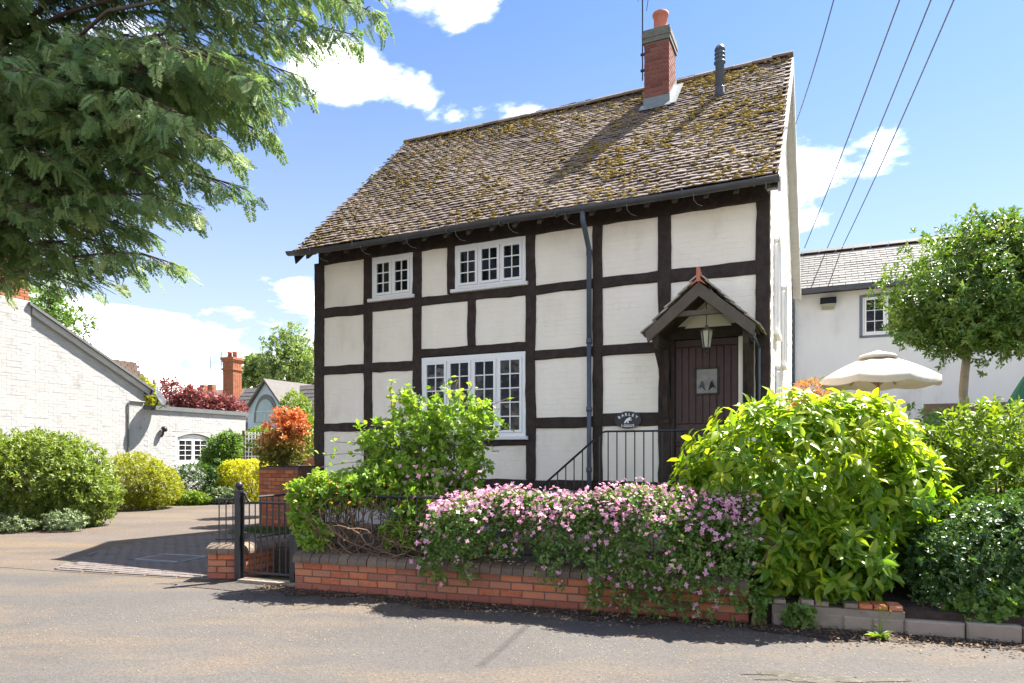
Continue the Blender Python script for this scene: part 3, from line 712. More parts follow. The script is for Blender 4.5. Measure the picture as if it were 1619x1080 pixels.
# gutter: half-round, open at the top, with brackets
mb = MB(); n = 10
for k, (r) in enumerate((.062,)):
    vs = []; xs = np.linspace(XL-.04, XR-.02, 24)
    for x in xs:
        zz = 4.77 - .012*math.sin(x*1.3) + (.02 if x < 0 else 0)
        for rr in (.064,.056):
            for j in range(n+1):
                a = math.pi + math.pi*j/n; vs.append((x, -.49+rr*math.cos(a), zz+rr*math.sin(a)))
    fs = []; w = 2*(n+1)
    for i in range(len(xs)-1):
        for o in (0, n+1):
            for j in range(n): fs.append((i*w+o+j, i*w+o+j+1, (i+1)*w+o+j+1, (i+1)*w+o+j))
        for j in (0, n): fs.append((i*w+j, (i+1)*w+j, (i+1)*w+n+1+j, i*w+n+1+j))
    for i in (0, len(xs)-1): fs.append(tuple(i*w+j for j in range(n+1)))
    mb.add(vs, fs)
gut = mb.build('gutter', M['gutter'], house, True)
for i in range(9):
    m = MB(); x = .25+i*.85; m.tube([(x,-.555,4.79),(x,-.545,4.72),(x,-.49,4.695),(x,-.40,4.73)], .011, 5); m.build('gutter_bracket', M['gutter'], gut)
    m = MB(); m.tube([(x+.14,-.53,4.71),(x+.14,-.50,4.64),(x+.17,-.44,4.60),(x+.23,-.38,4.585)], .003, 4); m.build('wire_clip', M['lead'], gut)
mb = MB(); px_ = 4.775
mb.tube([(px_+.10,-.49,4.72),(px_+.10,-.48,4.60),(px_+.10,-.40,4.51),(px_+.065,-.13,4.33),(px_+.055,-.08,4.26),(px_+.055,-.075,3.0)], .037, 10)
mb.tube([(px_+.055,-.075,3.03),(px_+.055,-.075,.32)], .033, 10)
for z in (4.24,3.0,2.05,1.2): mb.tube([(px_+.055,-.075,z),(px_+.055,-.075,z+.07)], .044, 10)
mb.build('downpipe', M['pipe'], house, True)

# ---- windows
def window(parent, x0, x1, z0, z1, lights, cols, rows, sill=True, curtain=None, y=0.0, mats=('white_paint','sill_paint'), top=.075):
    """casement window: outer frame, one casement per light, a pane per opening, a dark reveal behind"""
    fm = MB(); fw = .055
    fm.box(x0,x0+fw,y,y+.09,z0,z1); fm.box(x1-fw,x1,y,y+.09,z0,z1); fm.box(x0+fw,x1-fw,y,y+.09,z1-top,z1); fm.box(x0+fw,x1-fw,y,y+.09,z0,z0+.05)
    W = (x1-x0-2*fw); mw = .03; lw = (W-mw*(lights-1))/lights
    for i in range(1, lights): fm.box(x0+fw+i*lw+(i-1)*mw, x0+fw+i*lw+i*mw, y+.004, y+.088, z0+.05, z1-top)
    win = fm.build('window', M[mats[0]], parent)
    if sill:
        m = MB(); m.bev(x0-.05,x1+.05,y-.075,y+.06,z0-.055,z0-.002,.01); m.build('sill', M[mats[1]], win)
    for i in range(lights):
        a = x0+fw+i*(lw+mw)+.004; b = a+lw-.008; c, d = z0+.054, z1-top-.004; cw = .038
        m = MB(); yy = y-.012
        m.box(a,a+cw,yy,yy+.05,c,d); m.box(b-cw,b,yy,yy+.05,c,d); m.box(a+cw,b-cw,yy,yy+.05,d-cw,d); m.box(a+cw,b-cw,yy,yy+.05,c,c+cw)
        ia, ib, ic, id_ = a+cw, b-cw, c+cw, d-cw; gb = .016
        pw = (ib-ia-gb*(cols-1))/cols; ph = (id_-ic-gb*(rows-1))/rows
        for q in range(1, cols): m.box(ia+q*pw+(q-1)*gb, ia+q*pw+q*gb, yy+.008, yy+.03, ic, id_)
        for q in range(1, rows):
            for r in range(cols): m.box(ia+r*(pw+gb), ia+r*(pw+gb)+pw, yy+.009, yy+.029, ic+q*ph+(q-1)*gb, ic+q*ph+q*gb)
        m.build('casement', M[mats[0]], win)
        pm_ = MB(); pm_.box(-pw/2-.004,pw/2+.004,-.002,.002,-ph/2-.004,ph/2+.004); pme = pm_.mesh('pane', M['glass'])
        for q in range(rows):
            for r in range(cols):
                o = linked('pane', pme, win, (ia+r*(pw+gb)+pw/2, yy+.02, ic+q*(ph+gb)+ph/2)); o.rotation_euler = (rnd.gauss(0,.012),0,rnd.gauss(0,.012))
    m = MB(); Y0, Y1 = y+.091, y+.75; e = .05
    m.add([(x0-e,Y0,z0-e),(x1+e,Y0,z0-e),(x1+e,Y0,z1+e),(x0-e,Y0,z1+e),(x0-e,Y1,z0-e),(x1+e,Y1,z0-e),(x1+e,Y1,z1+e),(x0-e,Y1,z1+e)],
          [(4,5,6,7),(0,1,5,4),(2,3,7,6),(3,0,4,7),(1,2,6,5)]); m.build('dark_interior', M['dark_room'], win)
    if curtain:
        m = MB(); ca, cb = curtain; xs = np.linspace(ca, cb, 14); vs = []
        for i, x in enumerate(xs):
            vs += [(x, y+.16+.018*math.sin(i*1.9), z0+.02), (x, y+.16+.018*math.sin(i*1.9), z1-.06)]
        m.add(vs, [(2*i,2*i+2,2*i+3,2*i+1) for i in range(13)]); m.build('curtain', M['curtain'], win)
    return win
window(house, 1.075, 1.865, 3.985, 4.672, 2, 2, 3, curtain=(1.13,1.42))
window(house, 2.634, 3.826, 3.985, 4.672, 3, 2, 3, curtain=(2.7,3.0))
window(house, 2.03, 3.826, 1.72, 2.968, 4, 2, 5)
# key-like window catch at the right end of the sill
# ---- front door
door = MB(); door.box(6.0,6.81,.05,.09,.95,2.98).build
dm = MB(); dm.box(6.0,6.81,.06,.10,.95,2.98); dr = dm.build('door', M['door'], house)
nb = 9; bw = .81/nb
for i in range(nb):
    a, b = 6.0+i*bw+.003, 6.0+(i+1)*bw-.003
    segs = [(1.86,2.88)]
    if 6.27 < (a+b)/2 < 6.56: segs = [(1.86,2.24),(2.60,2.88)]
    for z0, z1 in segs:
        m = MB(); m.bev(a,b,.046,.062,z0,z1,.006); m.build('door_board', M['door'], dr)
    m = MB(); m.bev(a,b,.046,.062,1.02,1.56,.006); m.build('door_board', M['door'], dr)
for z0, z1 in ((2.88,2.98),(1.56,1.86),(.95,1.02)):
    m = MB(); m.bev(6.0,6.81,.038,.062,z0+.002,z1-.002,.008); m.build('door_rail', M['door'], dr)
m = MB()
for a,b,c,d in ((6.255,6.28,2.235,2.605),(6.55,6.575,2.235,2.605),(6.28,6.55,2.235,2.26),(6.28,6.55,2.58,2.605)): m.box(a,b,.03,.062,c,d)
m.build('door_window_frame', M['timber'], dr)
m = MB(); m.box(6.28,6.55,.05,.058,2.26,2.58); m.build('pane', pm('etched_glass', [(.10,.095,.085),(.24,.23,.21)], .25, 9, .4, 50, .005), dr)
m = MB(); g = random.Random(4)    # engraved sprigs on the pane
for sx in (-1,1):
    for k in range(6):
        a = .5+k*.28; c0 = (6.415+sx*.02, 2.30)
        m.tube([(c0[0],.047,c0[1]),(c0[0]+sx*.05*math.cos(a*.5)*1.1,.046,c0[1]+.05+.012*k),(c0[0]+sx*(.10-.008*k),.047,c0[1]+.02+.022*k)], [.004,.009,.003], 5)
m.build('etched_motif', M['iron'], dr)
m = MB(); m.box(6.03,6.065,.03,.046,1.66,1.80); m.tube([(6.048,.03,1.745),(6.048,.0,1.745),(6.13,-.005,1.74)], .009, 6); m.lathe([(.012,0),(.016,.01),(.0,.02)], 8, (0,0,0), Matrix.Translation((6.048,.03,1.62)) @ Matrix.Rotation(R(90),4,'X'))
m.build('door_handle', M['iron'], dr)
m = MB(); m.box(5.952,5.998,.0,.11,.95,2.995); m.box(6.812,6.872,.05,.13,.95,2.995); m.box(5.952,6.93,-.002,.11,2.982,3.01); fo = m.build('door_frame', M['timber'], house)
m = MB(); m.box(6.814,6.868,.02,.05,.95,2.98); m.build('door_reveal', M['cream'], house)
m = MB(); m.box(6.872,6.931,-.018,.12,.9,2.98); m.build('timber', M['timber'], house)
m = MB(); m.box(5.955,7.03,.1,.2,.3,.95); m.build('plinth', M['white_brick'], house)

# ---- porch hood
PC, PYF = 6.44, -.72; PZ0, PZ1, PW = 2.92, 3.55, .655
por = MB()
for s in (-1,1):       # bargeboards on the front
    pl = [(PC,PZ1),(PC,PZ1-.17),(PC+s*(PW-.03),PZ0-.06),(PC+s*PW,PZ0+.07)]
    por.prism(pl if s > 0 else pl[::-1], 1, PYF-.02, PYF+.03)
M['hood_timber'] = pm('weathered_hood_timber', [(.075,.058,.044),(.12,.095,.075)], .8, 9, .5, 40, .008)
porch = por.build('porch_hood', M['hood_timber'], house)
def hood():
    sl = math.hypot(PW, PZ1-PZ0); ang = math.atan2(PZ1-PZ0, PW)
    m = MB()
    for s in (-1,1):
        a = Vector((PC,PYF+.03,PZ1-.02)); b = Vector((PC+s*PW,PYF+.03,PZ0+.05)); n = Vector((s*math.sin(ang),0,math.cos(ang)))
        q = Vector((0,-.03-PYF,0)); o = n*-.03
        m.add([a,b,b+q,a+q,a+o,b+o,b+q+o,a+q+o], [(0,1,2,3),(7,6,5,4),(0,4,5,1),(1,5,6,2),(2,6,7,3),(3,7,4,0)])
    m.build('hood_boarding', M['timber'], porch)
    t = MB(); t.box(-.075,.075,0,.14,0,.016); tme = t.mesh('hood_tile', M['hood_tile'])
    for s in (-1,1):
        eu = Vector((-s*math.cos(ang),0,math.sin(ang))); en = Vector((s*math.sin(ang),0,math.cos(ang))); ex = Vector((0,s*1.0,0)); 
        for j in range(9):
            for i in range(5):
                y = PYF-.04+.077 + i*.155 + (j%2)*.02
                if y > -.09: y = -.09
                p = Vector((PC+s*(PW+.04),y+rnd.gauss(0,.005),PZ0+.03)) + eu*(j*.105+rnd.gauss(0,.006)) + en*(.02+rnd.uniform(-.004,.008))
                o = linked('hood_tile', tme, porch)
                o.matrix_basis = Matrix.Translation(p) @ Matrix((ex,eu,en)).transposed().to_4x4() @ Matrix.Rotation(rnd.gauss(0,.03),4,'Z') @ Matrix.Rotation(-.12+rnd.gauss(0,.03),4,'X')
    # crested ridge tile of red clay
    m = MB(); pl = [(PYF-.05,PZ1+.0),(PYF-.05,PZ1+.17),(PYF+.02,PZ1+.12),(PYF+.06,PZ1+.13),(PYF+.11,PZ1+.09),(PYF+.16,PZ1+.10),(PYF+.22,PZ1+.05),(PYF+.6,PZ1+.05),(PYF+.6,PZ1)]
    m.prism(pl, 0, PC-.022, PC+.022)
    m.prism([(PC-.1,PZ1-.05),(PC,PZ1+.055),(PC+.1,PZ1-.05),(PC,PZ1+.02)], 1, PYF-.045, PYF+.62)
    m.build('ridge_crest', M['pot'], porch)
    # tie beam, wall plates, brackets and inner lining
    m = MB(); m.box(PC-.40,PC+.40,PYF+.032,PYF+.09,PZ0+.24,PZ0+.30); m.build('tie_beam', M['hood_timber'], porch)
    for s in (-1,1):
        m = MB(); x = PC+s*(PW-.12); m.box(x-.035,x+.035,PYF+.032,-.021,PZ0-.06,PZ0+.03); m.build('wall_plate', M['timber'], porch)
        m = MB(); pts = [(x,PYF+.07,PZ0-.06),(x,PYF+.10,PZ0-.16),(x,-.30,PZ0-.42),(x,-.13,PZ0-.72),(x,-.06,PZ0-1.0)]
        vs = []
        for k, p in enumerate(pts):
            for dx, dn in ((-.03,-.04),(.03,-.04),(.03,.035),(-.03,.035)): vs.append((p[0]+dx, p[1]+dn*.9, p[2]-dn*.5))
        fs = [(0,1,2,3),(4*4+3,4*4+2,4*4+1,4*4)]
        for k in range(4):
            for j in range(4): fs.append((4*k+j,4*k+(j+1)%4,4*k+4+(j+1)%4,4*k+4+j))
        m.add(vs, fs); m.box(x-.032,x+.032,-.075,-.0205,PZ0-1.05,PZ0-.062); m.build('bracket', M['timber'], porch)
        m = MB(); m.tube([(x+s*.1,PYF+.05,PZ0-.02),(x+s*.1,PYF+.05,PZ0-.07),(x+s*.1,-.06,PZ0-.12),(x+s*.1,-.05,PZ0-1.6)], .016, 6)
        if s > 0: m.build('drain_pipe', M['pipe'], porch)
    m = MB(); m.prism([(PC-.3,PZ0+.20),(PC,PZ1-.12),(PC+.3,PZ0+.20)], 1, -.03, -.022); m.build('hood_infill', M['cream'], porch)
hood()
# chimney stack
CX0, CX1, CY0, CY1 = 5.05, 5.47, 2.16, 2.72; CZ0, CZ1 = 7.22, 8.34
ch = MB(); ch.box(CX0+.008,CX1-.008,CY0+.008,CY1-.008,6.9,CZ1); chim = ch.build('chimney', M['mortar'], house)
def chimney():
    cache = {}
    def bm_(L):
        L = round(L, 3)
        if L not in cache: m = MB(); m.bev(-L/2,L/2,0,.05,-.032,.032,.004); cache[L] = m.mesh('brick', M['chim_brick'])
        return cache[L]
    z = 7.2; r = 0
    while z+.07 < CZ1:
        for (ox,oy,ang,Ln) in ((CX0,CY0,0,CX1-CX0),(CX1,CY0,90,CY1-CY0),(CX0,CY1,-90,CY1-CY0)):
            a = R(ang); x = 0.0; first = True
            while x < Ln-.02:
                L = .105 if (r%2 and first) else .215
                L = min(L, Ln-x); first = False
                if L > .03:
                    c = x+L/2
                    linked('brick', bm_(L-.01), chim, (ox+c*math.cos(a)+rnd.gauss(0,.001), oy+c*math.sin(a), z+.036), a)
                x += L
        z += .075; r += 1
    for k, (e, z0, z1) in enumerate(((.02,8.345,8.42),(.032,8.42,8.50),(.015,8.50,8.56))):
        m = MB(); m.box(CX0-e,CX1+e,CY0-e,CY1+e,z0,z1); m.build('cap_course', M['chim_cap'], chim)
    m = MB(); m.lathe([(.135,0),(.125,.05),(.115,.07),(.112,.30),(.135,.31),(.138,.35),(.118,.352),(.1,.30)], 20, ((CX0+CX1)/2+.02,(CY0+CY1)/2-.06,8.565)); m.build('chimney_pot', M['pot'], chim, True)
    m = MB(); e = .012
    za = rz_at(CY0); zb = rz_at(CY1)
    m.box(CX0-e,CX1+e,CY0-e,CY0-.001,za-.03,za+.17)
    m.prism([(CY0-e,za-.04),(CY0-e,za+.17),(CY1,zb+.14),(CY1,zb-.04)], 0, CX1+.004, CX1+.014); m.prism([(CY0-e,za-.04),(CY0-e,za+.17),(CY1,zb+.14),(CY1,zb-.04)], 0, CX0-.014, CX0-.004)
    m.prism([(CY0-.13,rz_at(CY0-.13)+.045),(CY0-.13,rz_at(CY0-.13)+.06),(CY0-.005,za+.06),(CY0-.005,za+.045)], 0, CX0-.05, CX1+.05)
    m.prism([(CY0-.1,rz_at(CY0-.1)+.045),(CY0-.1,rz_at(CY0-.1)+.06),(CY1,zb+.06),(CY1,zb+.045)], 0, CX1+.015, CX1+.13)
    m.build('lead_flashing', M['lead'], chim)
chimney()
m = MB(); fz = rz_at(2.03)-.1
m.lathe([(.068,0),(.068,.62),(.09,.63),(.09,.65),(.062,.66),(.062,.70),(.083,.705),(.083,.72),(.06,.725),(.06,.765),(.083,.77),(.083,.785),(.06,.79),(.06,.83),(.083,.835),(.078,.86),(.06,.90),(.0,.905)], 16, (6.30,2.03,fz))
fl = m.build('flue_vent', M['pipe'], house, True)
m = MB(); m.lathe([(.11,.06),(.085,.14),(.072,.24),(.07,.25)], 16, (6.30,2.03,fz)); m.build('flue_collar', M['gutter'], fl, True)

# ---- things fixed to the house
def wall_things():
    # oval name plaque
    t = thing('name_plaque', 'oval black name plaque with white lettering on the dark rail left of the door', 'sign', H(5.375,-.035,1.925), -TH)
    m = MB(); k = 28; a_, b_ = .187, .118
    vs = [(a_*math.cos(2*math.pi*i/k), -.012, b_*math.sin(2*math.pi*i/k)) for i in range(k)] + [(a_*math.cos(2*math.pi*i/k), .012, b_*math.sin(2*math.pi*i/k)) for i in range(k)]
    m.add(vs, [tuple(range(k)), tuple(range(2*k-1,k-1,-1))] + [(i,i+k,(i+1)%k+k,(i+1)%k) for i in range(k)]); m.build('plate', M['plaque'], t)
    def letters(txt, top, size):
        V = []; Fs = []
        for i, chh in enumerate(txt):
            cu = bpy.data.curves.new('letter', 'FONT'); cu.body = chh; cu.size = size; cu.align_x = 'CENTER'; cu.extrude = .002; cu.offset = .0012
            ob = bpy.data.objects.new('letter', cu); C.objects.link(ob)
            bpy.context.view_layer.update(); me = bpy.data.meshes.new_from_object(ob.evaluated_get(bpy.context.evaluated_depsgraph_get()))
            bpy.data.objects.remove(ob)
            f = (i-(len(txt)-1)/2)
            if top: an = -f*.30; x = f*.0445; z = .058-abs(f)**2*.0058; 
            else: an = f*.05; x = f*.040; z = -.098+abs(f)**2*.0012
            Mx = Matrix.Translation((x,-.0145,z)) @ Matrix.Rotation(-an if not top else -(-an),4,'Y') @ Matrix.Rotation(R(90),4,'X')
            Mx = Matrix.Translation((x,-.0145,z)) @ Matrix.Rotation(f*(.22 if top else -.06),4,'Y') @ Matrix.Rotation(R(90),4,'X')
            b = len(V); V += [tuple(Mx @ v.co) for v in me.vertices]; Fs += [tuple(j+b for j in p.vertices) for p in me.polygons]
            bpy.data.meshes.remove(me)
        q = MB(); q.add(V, Fs); return q.build('lettering', M['white_letter'], t)
    letters('BARLEY', True, .052); letters('LODGE', False, .048)
    # white leaping dog emblem
    dog = [(-.075,-.055),(-.06,-.02),(-.045,.0),(-.03,.022),(-.005,.036),(.018,.046),(.03,.057),(.052,.052),(.075,.037),(.07,.03),(.045,.03),(.035,.018),(.068,.008),(.085,.006),(.08,-.004),(.04,-.006),(.02,-.012),(.008,-.03),(.022,-.048),(.02,-.058),(.0,-.056),(-.008,-.03),(-.025,-.022),(-.032,-.055),(-.048,-.056),(-.045,-.03),(-.058,-.058)]
    m = MB(); n = len(dog); sc = .72; vs = [(x*sc,-.0165,z*sc-.004) for x,z in dog] + [(x*sc,-.012,z*sc-.004) for x,z in dog]
    m.add(vs, [tuple(range(n))] + [(i,i+n,(i+1)%n+n,(i+1)%n) for i in range(n)]); m.build('dog_emblem', M['white_letter'], t)
    # porch lantern on its chain
    t = thing('porch_lantern', 'hanging metal lantern with frosted glass under the porch hood', 'lantern', H(PC+.06,-.52,2.78), -TH)
    m = MB(); m.tube([(0,0,.28),(0,0,.58)], .006, 5); m.build('chain', M['iron'], t)
    m = MB(); m.lathe([(.0,.28),(.02,.27),(.03,.235),(.085,.215),(.08,.205),(.02,.2)], 8); m.build('lantern_cap', M['brass'], t)
    m = MB(); m.lathe([(.068,.205),(.072,.18),(.045,.0)], 6); m.build('lantern_glass', M['lamp_glass'], t)
    m = MB()
    for i in range(6):
        a = 2*math.pi*i/6; m.tube([(.07*math.cos(a),.07*math.sin(a),.205),(.073*math.cos(a),.073*math.sin(a),.18),(.046*math.cos(a),.046*math.sin(a),0)], .006, 4)
    m.lathe([(.05,.0),(.048,-.015),(.015,-.03),(.02,-.055),(.008,-.075),(0,-.08)], 8); m.build('lantern_cage', M['iron'], t)
    # lantern at the left corner
    t = thing('wall_lantern', 'small black wall lantern on the left corner of the timber-framed house', 'lantern', H(-.16,.35,2.4), -TH)
    m = MB(); m.tube([(.16,0,.1),(.05,0,.14),(0,0,.30)], .012, 5); m.lathe([(.0,.34),(.04,.31),(.09,.26),(.085,.245)], 6); m.build('lantern_bracket', M['iron'], t)
    m = MB(); m.lathe([(.07,.245),(.045,.02),(.03,0)], 6); m.build('lantern_glass', M['lamp_glass'], t)
    # aerial on the chimney
    t = thing('television_aerial', 'thin television aerial mast strapped to the tall cottage chimney', 'aerial', H(CX0-.03,CY0+.02,7.75), -TH)
    m = MB(); m.tube([(0,0,0),(0,0,2.0)], .012, 6)
    for z in (.15,.42): m.box(-.03,.05,-.02,.02,z,z+.03)
    m.build('mast', M['iron'], t)
    m = MB(); m.tube([(-.2,0,1.42),(.75,0,1.48)], .008, 5)
    for i in range(10): m.tube([(-.1+i*.085,-.12,1.43+i*.005),(-.1+i*.085,.12,1.43+i*.005)], .004, 4)
    m.tube([(.07,0,1.16),(.11,0,1.43)], .006, 4); m.build('antenna', M['iron'], t)
wall_things()

# ---- landing, steps and handrail in front of the door
def landing():
    t = thing('entrance_steps', 'brick steps and landing rising to the front door behind the pink hedge', 'steps', H(5.9,-.5,.3), -TH)
    m = MB(); m.box(-.85,1.25,-.55,.47,-.05,.63); m.build('landing', M['concrete'], t)
    for i in range(4):
        m = MB(); m.box(-.85-.3*(i+1),-.852-.3*i,-.55,.47,-.05,.63-.155*(i+1)+.0); m.build('step', M['concrete'], t)
    t = thing('handrail', 'thin black iron handrail sloping up the steps to the front door', 'railing', H(5.5,-1.0,.3), -TH)
    o = H(5.5,-1.0,.3)
    z0 = 1.43; xa, xb, xc = -1.03, -.19, 1.72; zs = .72
    m = MB(); m.tube([(xa-.1,0,zs-.10),(xa,0,zs),(xb,0,z0),(xb+.05,0,z0+.012),(xc,0,z0+.012)], .014, 6); m.build('top_rail', M['iron'], t)
    m = MB(); m.tube([(xb,0,.70),(xc,0,.70)], .01, 5); m.build('bottom_rail', M['iron'], t)
    bme = {}
    x = xa+.02
    while x < xc:
        top = z0 if x > xb else zs+(z0-zs)*(x-xa)/(xb-xa)
        bot = .55 if x > -.5 else .10
        m = MB(); m.tube([(0,0,bot),(0,0,top)], .0085, 5); m.build('baluster', M['iron'], t, loc=(x,0,0)); x += .112
landing()

# ================================================================ garden wall, gate, railings
BR = {}
def brick_mesh(L, mat='wall_brick', d=.10):
    k = (round(L,3), mat)
    if k not in BR: m = MB(); m.bev(-L/2,L/2,0,d,-.0325,.0325,.006); BR[k] = m.mesh('brick', M[mat])
    return BR[k]
def brick_run(parent, ox, oy, ang, Ln, courses, z0=0.0, mat='wall_brick', lean=0.0):
    """a skin of bricks, front face on the line from (ox,oy) at angle ang; the -y side is the front"""
    ca, sa = math.cos(ang), math.sin(ang)
    for r in range(courses):
        x = 0.0; first = True
        while x < Ln-.005:
            L = (.1125 if (r%2 and first) else .225); L = min(L, Ln-x); first = False
            if L > .03:
                c = x+L/2; jy = rnd.uniform(-.003,.004)
                o = linked('brick', brick_mesh(L-.011, 'damp_brick' if r == 0 and mat == 'wall_brick' else mat), parent, (ox+c*ca-jy*sa, oy+c*sa+jy*ca, z0+.0375+r*.075+rnd.gauss(0,.001)), ang+rnd.gauss(0,.006))
            x += L
cop = MB(); pr = [(-.15,0)] + [(-.15+.02*0 + .15*(1-math.cos(a))*1.0, .03+.085*math.sin(a)) for a in np.linspace(0,math.pi,9)] + [(.15,0)]
cop.prism(pr, 0, -.052, .052); COP = cop.mesh('coping_brick', M['coping'])
def coping_run(parent, ox, oy, ang, Ln, z):
    n = int(Ln/.112)
    for i in range(n):
        c = (i+.5)*Ln/n
        o = linked('coping_brick', COP, parent, (ox+c*math.cos(ang)-.11*math.sin(ang), oy+c*math.sin(ang)+.11*math.cos(ang), z+rnd.gauss(0,.002)), ang+rnd.gauss(0,.01)); o.scale = (Ln/n/.112,1,1)
WA = math.atan2(-1.47,4.43); WL = 4.66
fw = thing('garden_wall', 'low orange brick wall with rounded grey coping beside the road', 'wall', (-2.36,7.40,0), WA)
m = MB(); m.box(.004,WL-.004,.006,.225,-.02,.298); m.build('mortar', M['wall_mortar'], fw)
brick_run(fw, 0, 0, 0, WL, 4); brick_run(fw, 0, .225, R(-90), .225, 4); brick_run(fw, WL, 0, R(90), .225, 4)
coping_run(fw, 0, 0, 0, WL, .30)
# railing on the wall
def rail_fence(name, label, loc, ang, Ln, z0, z1, gap=.105, start=0.0, curl=None):
    t = thing(name, label, 'railing', loc, ang)
    m = MB(); pts = [(0,0,z1),(Ln,0,z1)]
    if curl == 'R': pts = [(0,0,z1),(Ln-.1,0,z1),(Ln-.055,0,z1+.03),(Ln-.02,0,z1+.10),(Ln+.015,0,z1+.14)]
    m.tube(pts, .014, 6); m.build('top_rail', M['iron'], t)
    m = MB(); m.tube([(0,0,z0+.06),(Ln,0,z0+.06)], .01, 5); m.build('bottom_rail', M['iron'], t)
    b = MB(); b.tube([(0,0,z0-.02),(0,0,z1)], .0075, 5); me = b.mesh('baluster', M['iron'])
    x = gap/2
    while x < Ln: linked('baluster', me, t, (x,0,0)); x += gap
    return t
a = Vector((-2.36,7.40,0)); d = Vector((math.cos(WA),math.sin(WA),0)); nrm = Vector((-d.y,d.x,0))
rail_fence('wall_railing', 'black iron railing along the top of the roadside wall inside the shrubs', a+nrm*.11+d*.1, WA, WL-.3, .42, 1.02)
# gate pier and return wall (one brick wall with an L-shaped plan)
rw = thing('gate_side_wall', 'short brick wall left of the gate turning back along the path', 'wall', (-3.56,7.96,0), 0)
m = MB(); m.box(.006,.40,.03,.22,-.02,.298)
rl = 2.5; ra = math.atan2(.907,.42); m2 = Matrix.Translation((.44,.02,0)) @ Matrix.Rotation(ra,4,'Z'); m.box(.05,rl,.008,.22,-.02,.298,m2); m.build('mortar', M['wall_mortar'], rw)
brick_run(rw, 0, .02, R(-3), .41, 4); brick_run(rw, 0, .24, R(-90), .22, 4)
brick_run(rw, .44, .02, ra, rl, 4); coping_run(rw, 0, .0, R(-3), .41, .30); coping_run(rw, .44, .03, ra, rl, .302)
rail_fence('pier_railing', 'short black railing with a curled end left of the gate post', Vector((-3.50,8.06,0)), R(-5), .32, .40, .93, .085, curl='R')
rail_fence('side_wall_railing', 'black railing on the wall that runs back beside the garden path', Vector((-3.06,8.2,0)), ra, 2.1, .40, .95, .10)
def gate_things():
    def post(loc, label, h, r):
        t = thing('gate_post', label, 'gate post', loc, WA)
        m = MB(); m.box(-r,r,-r,r,-.02,h-.1); m.box(-r-.008,r+.008,-r-.008,r+.008,h-.10,h-.075); m.build('shaft', M['iron'], t)
        m = MB(); m.lathe([(.02,h-.075),(.014,h-.055)] + [(.043*math.sin(a), h-.02-.043*math.cos(a)) for a in np.linspace(.3,math.pi,9)], 12); m.build('ball_finial', M['iron'], t, True)
    post((-3.16,7.90,0), 'tall black iron gate post with a ball finial left of the gate', 1.12, .036)
    post((-2.44,7.62,0), 'black iron gate post half hidden by leaves right of the gate', 1.08, .03)
    t = thing('garden_gate', 'slim black iron garden gate with upright bars between two posts', 'gate', (-3.11,7.90,0), math.atan2(-.28,.72))
    L = .69; m = MB(); m.tube([(0,0,1.02),(.03,0,1.0),(.06,0,.94),(.1,0,.905),(L,0,.905)], .014, 6); m.tube([(0,0,.10),(L,0,.10)], .013, 6); m.tube([(.0,0,.06),(.0,0,1.02)], .014, 6); m.tube([(L,0,.06),(L,0,.905)], .013, 6)
    m.build('gate_frame', M['iron'], t)
    b = MB(); b.tube([(0,0,.10),(0,0,.905)], .0075, 5); me = b.mesh('gate_bar', M['iron'])
    for i in range(1,8): linked('gate_bar', me, t, (i*L/8,0,0))
    m = MB(); m.box(.0,.05,-.02,.02,.48,.56); m.build('gate_latch', M['iron'], t)
    t = sheet('gate_threshold', [(-3.13,7.78),(-2.38,7.50),(-2.33,7.66),(-3.08,7.95)], .035, 'concrete', z0=-.02)
gate_things()
# low edging wall and kerb to the right
def edging():
    t = thing('low_retaining_wall', 'low weathered concrete and brick edging under the yellow-green laurel', 'wall', (2.09,5.93,0), math.atan2(-.35,1.14))
    m = MB(); m.box(.16,1.18,.012,.2,-.02,.175); m.build('mortar', M['concrete'], t)
    x = .16
    for i, L in enumerate((.26,.30,.22,.24)):
        q = MB(); q.bev(x,x+L-.006,0,.19,-.02,.11+rnd.uniform(-.01,.01),.012); q.build('edging_block', M['concrete'], t); x += L
    for i in range(9):
        if i in (1,4): continue
        q = MB(); q.bev(.17+i*.112,.17+i*.112+.102,.006+rnd.uniform(0,.01),.2,.178,.228+rnd.uniform(-.012,.006),.01); q.build('brick', M['wall_brick'] if i > 5 else M['concrete'], t)
    t = thing('kerb_edging', 'row of low pale kerb stones at the far right of the road edge', 'kerb', (3.21,5.56,0), math.atan2(-1.05,3.2))
    x = 0
    while x < 3.4:
        L = rnd.uniform(.38,.52); q = MB(); q.bev(x,x+L-.01,rnd.uniform(0,.012),.14,-.02,.125+rnd.uniform(-.012,.008),.014); q.build('kerb_stone', M['concrete'], t); x += L
edging()

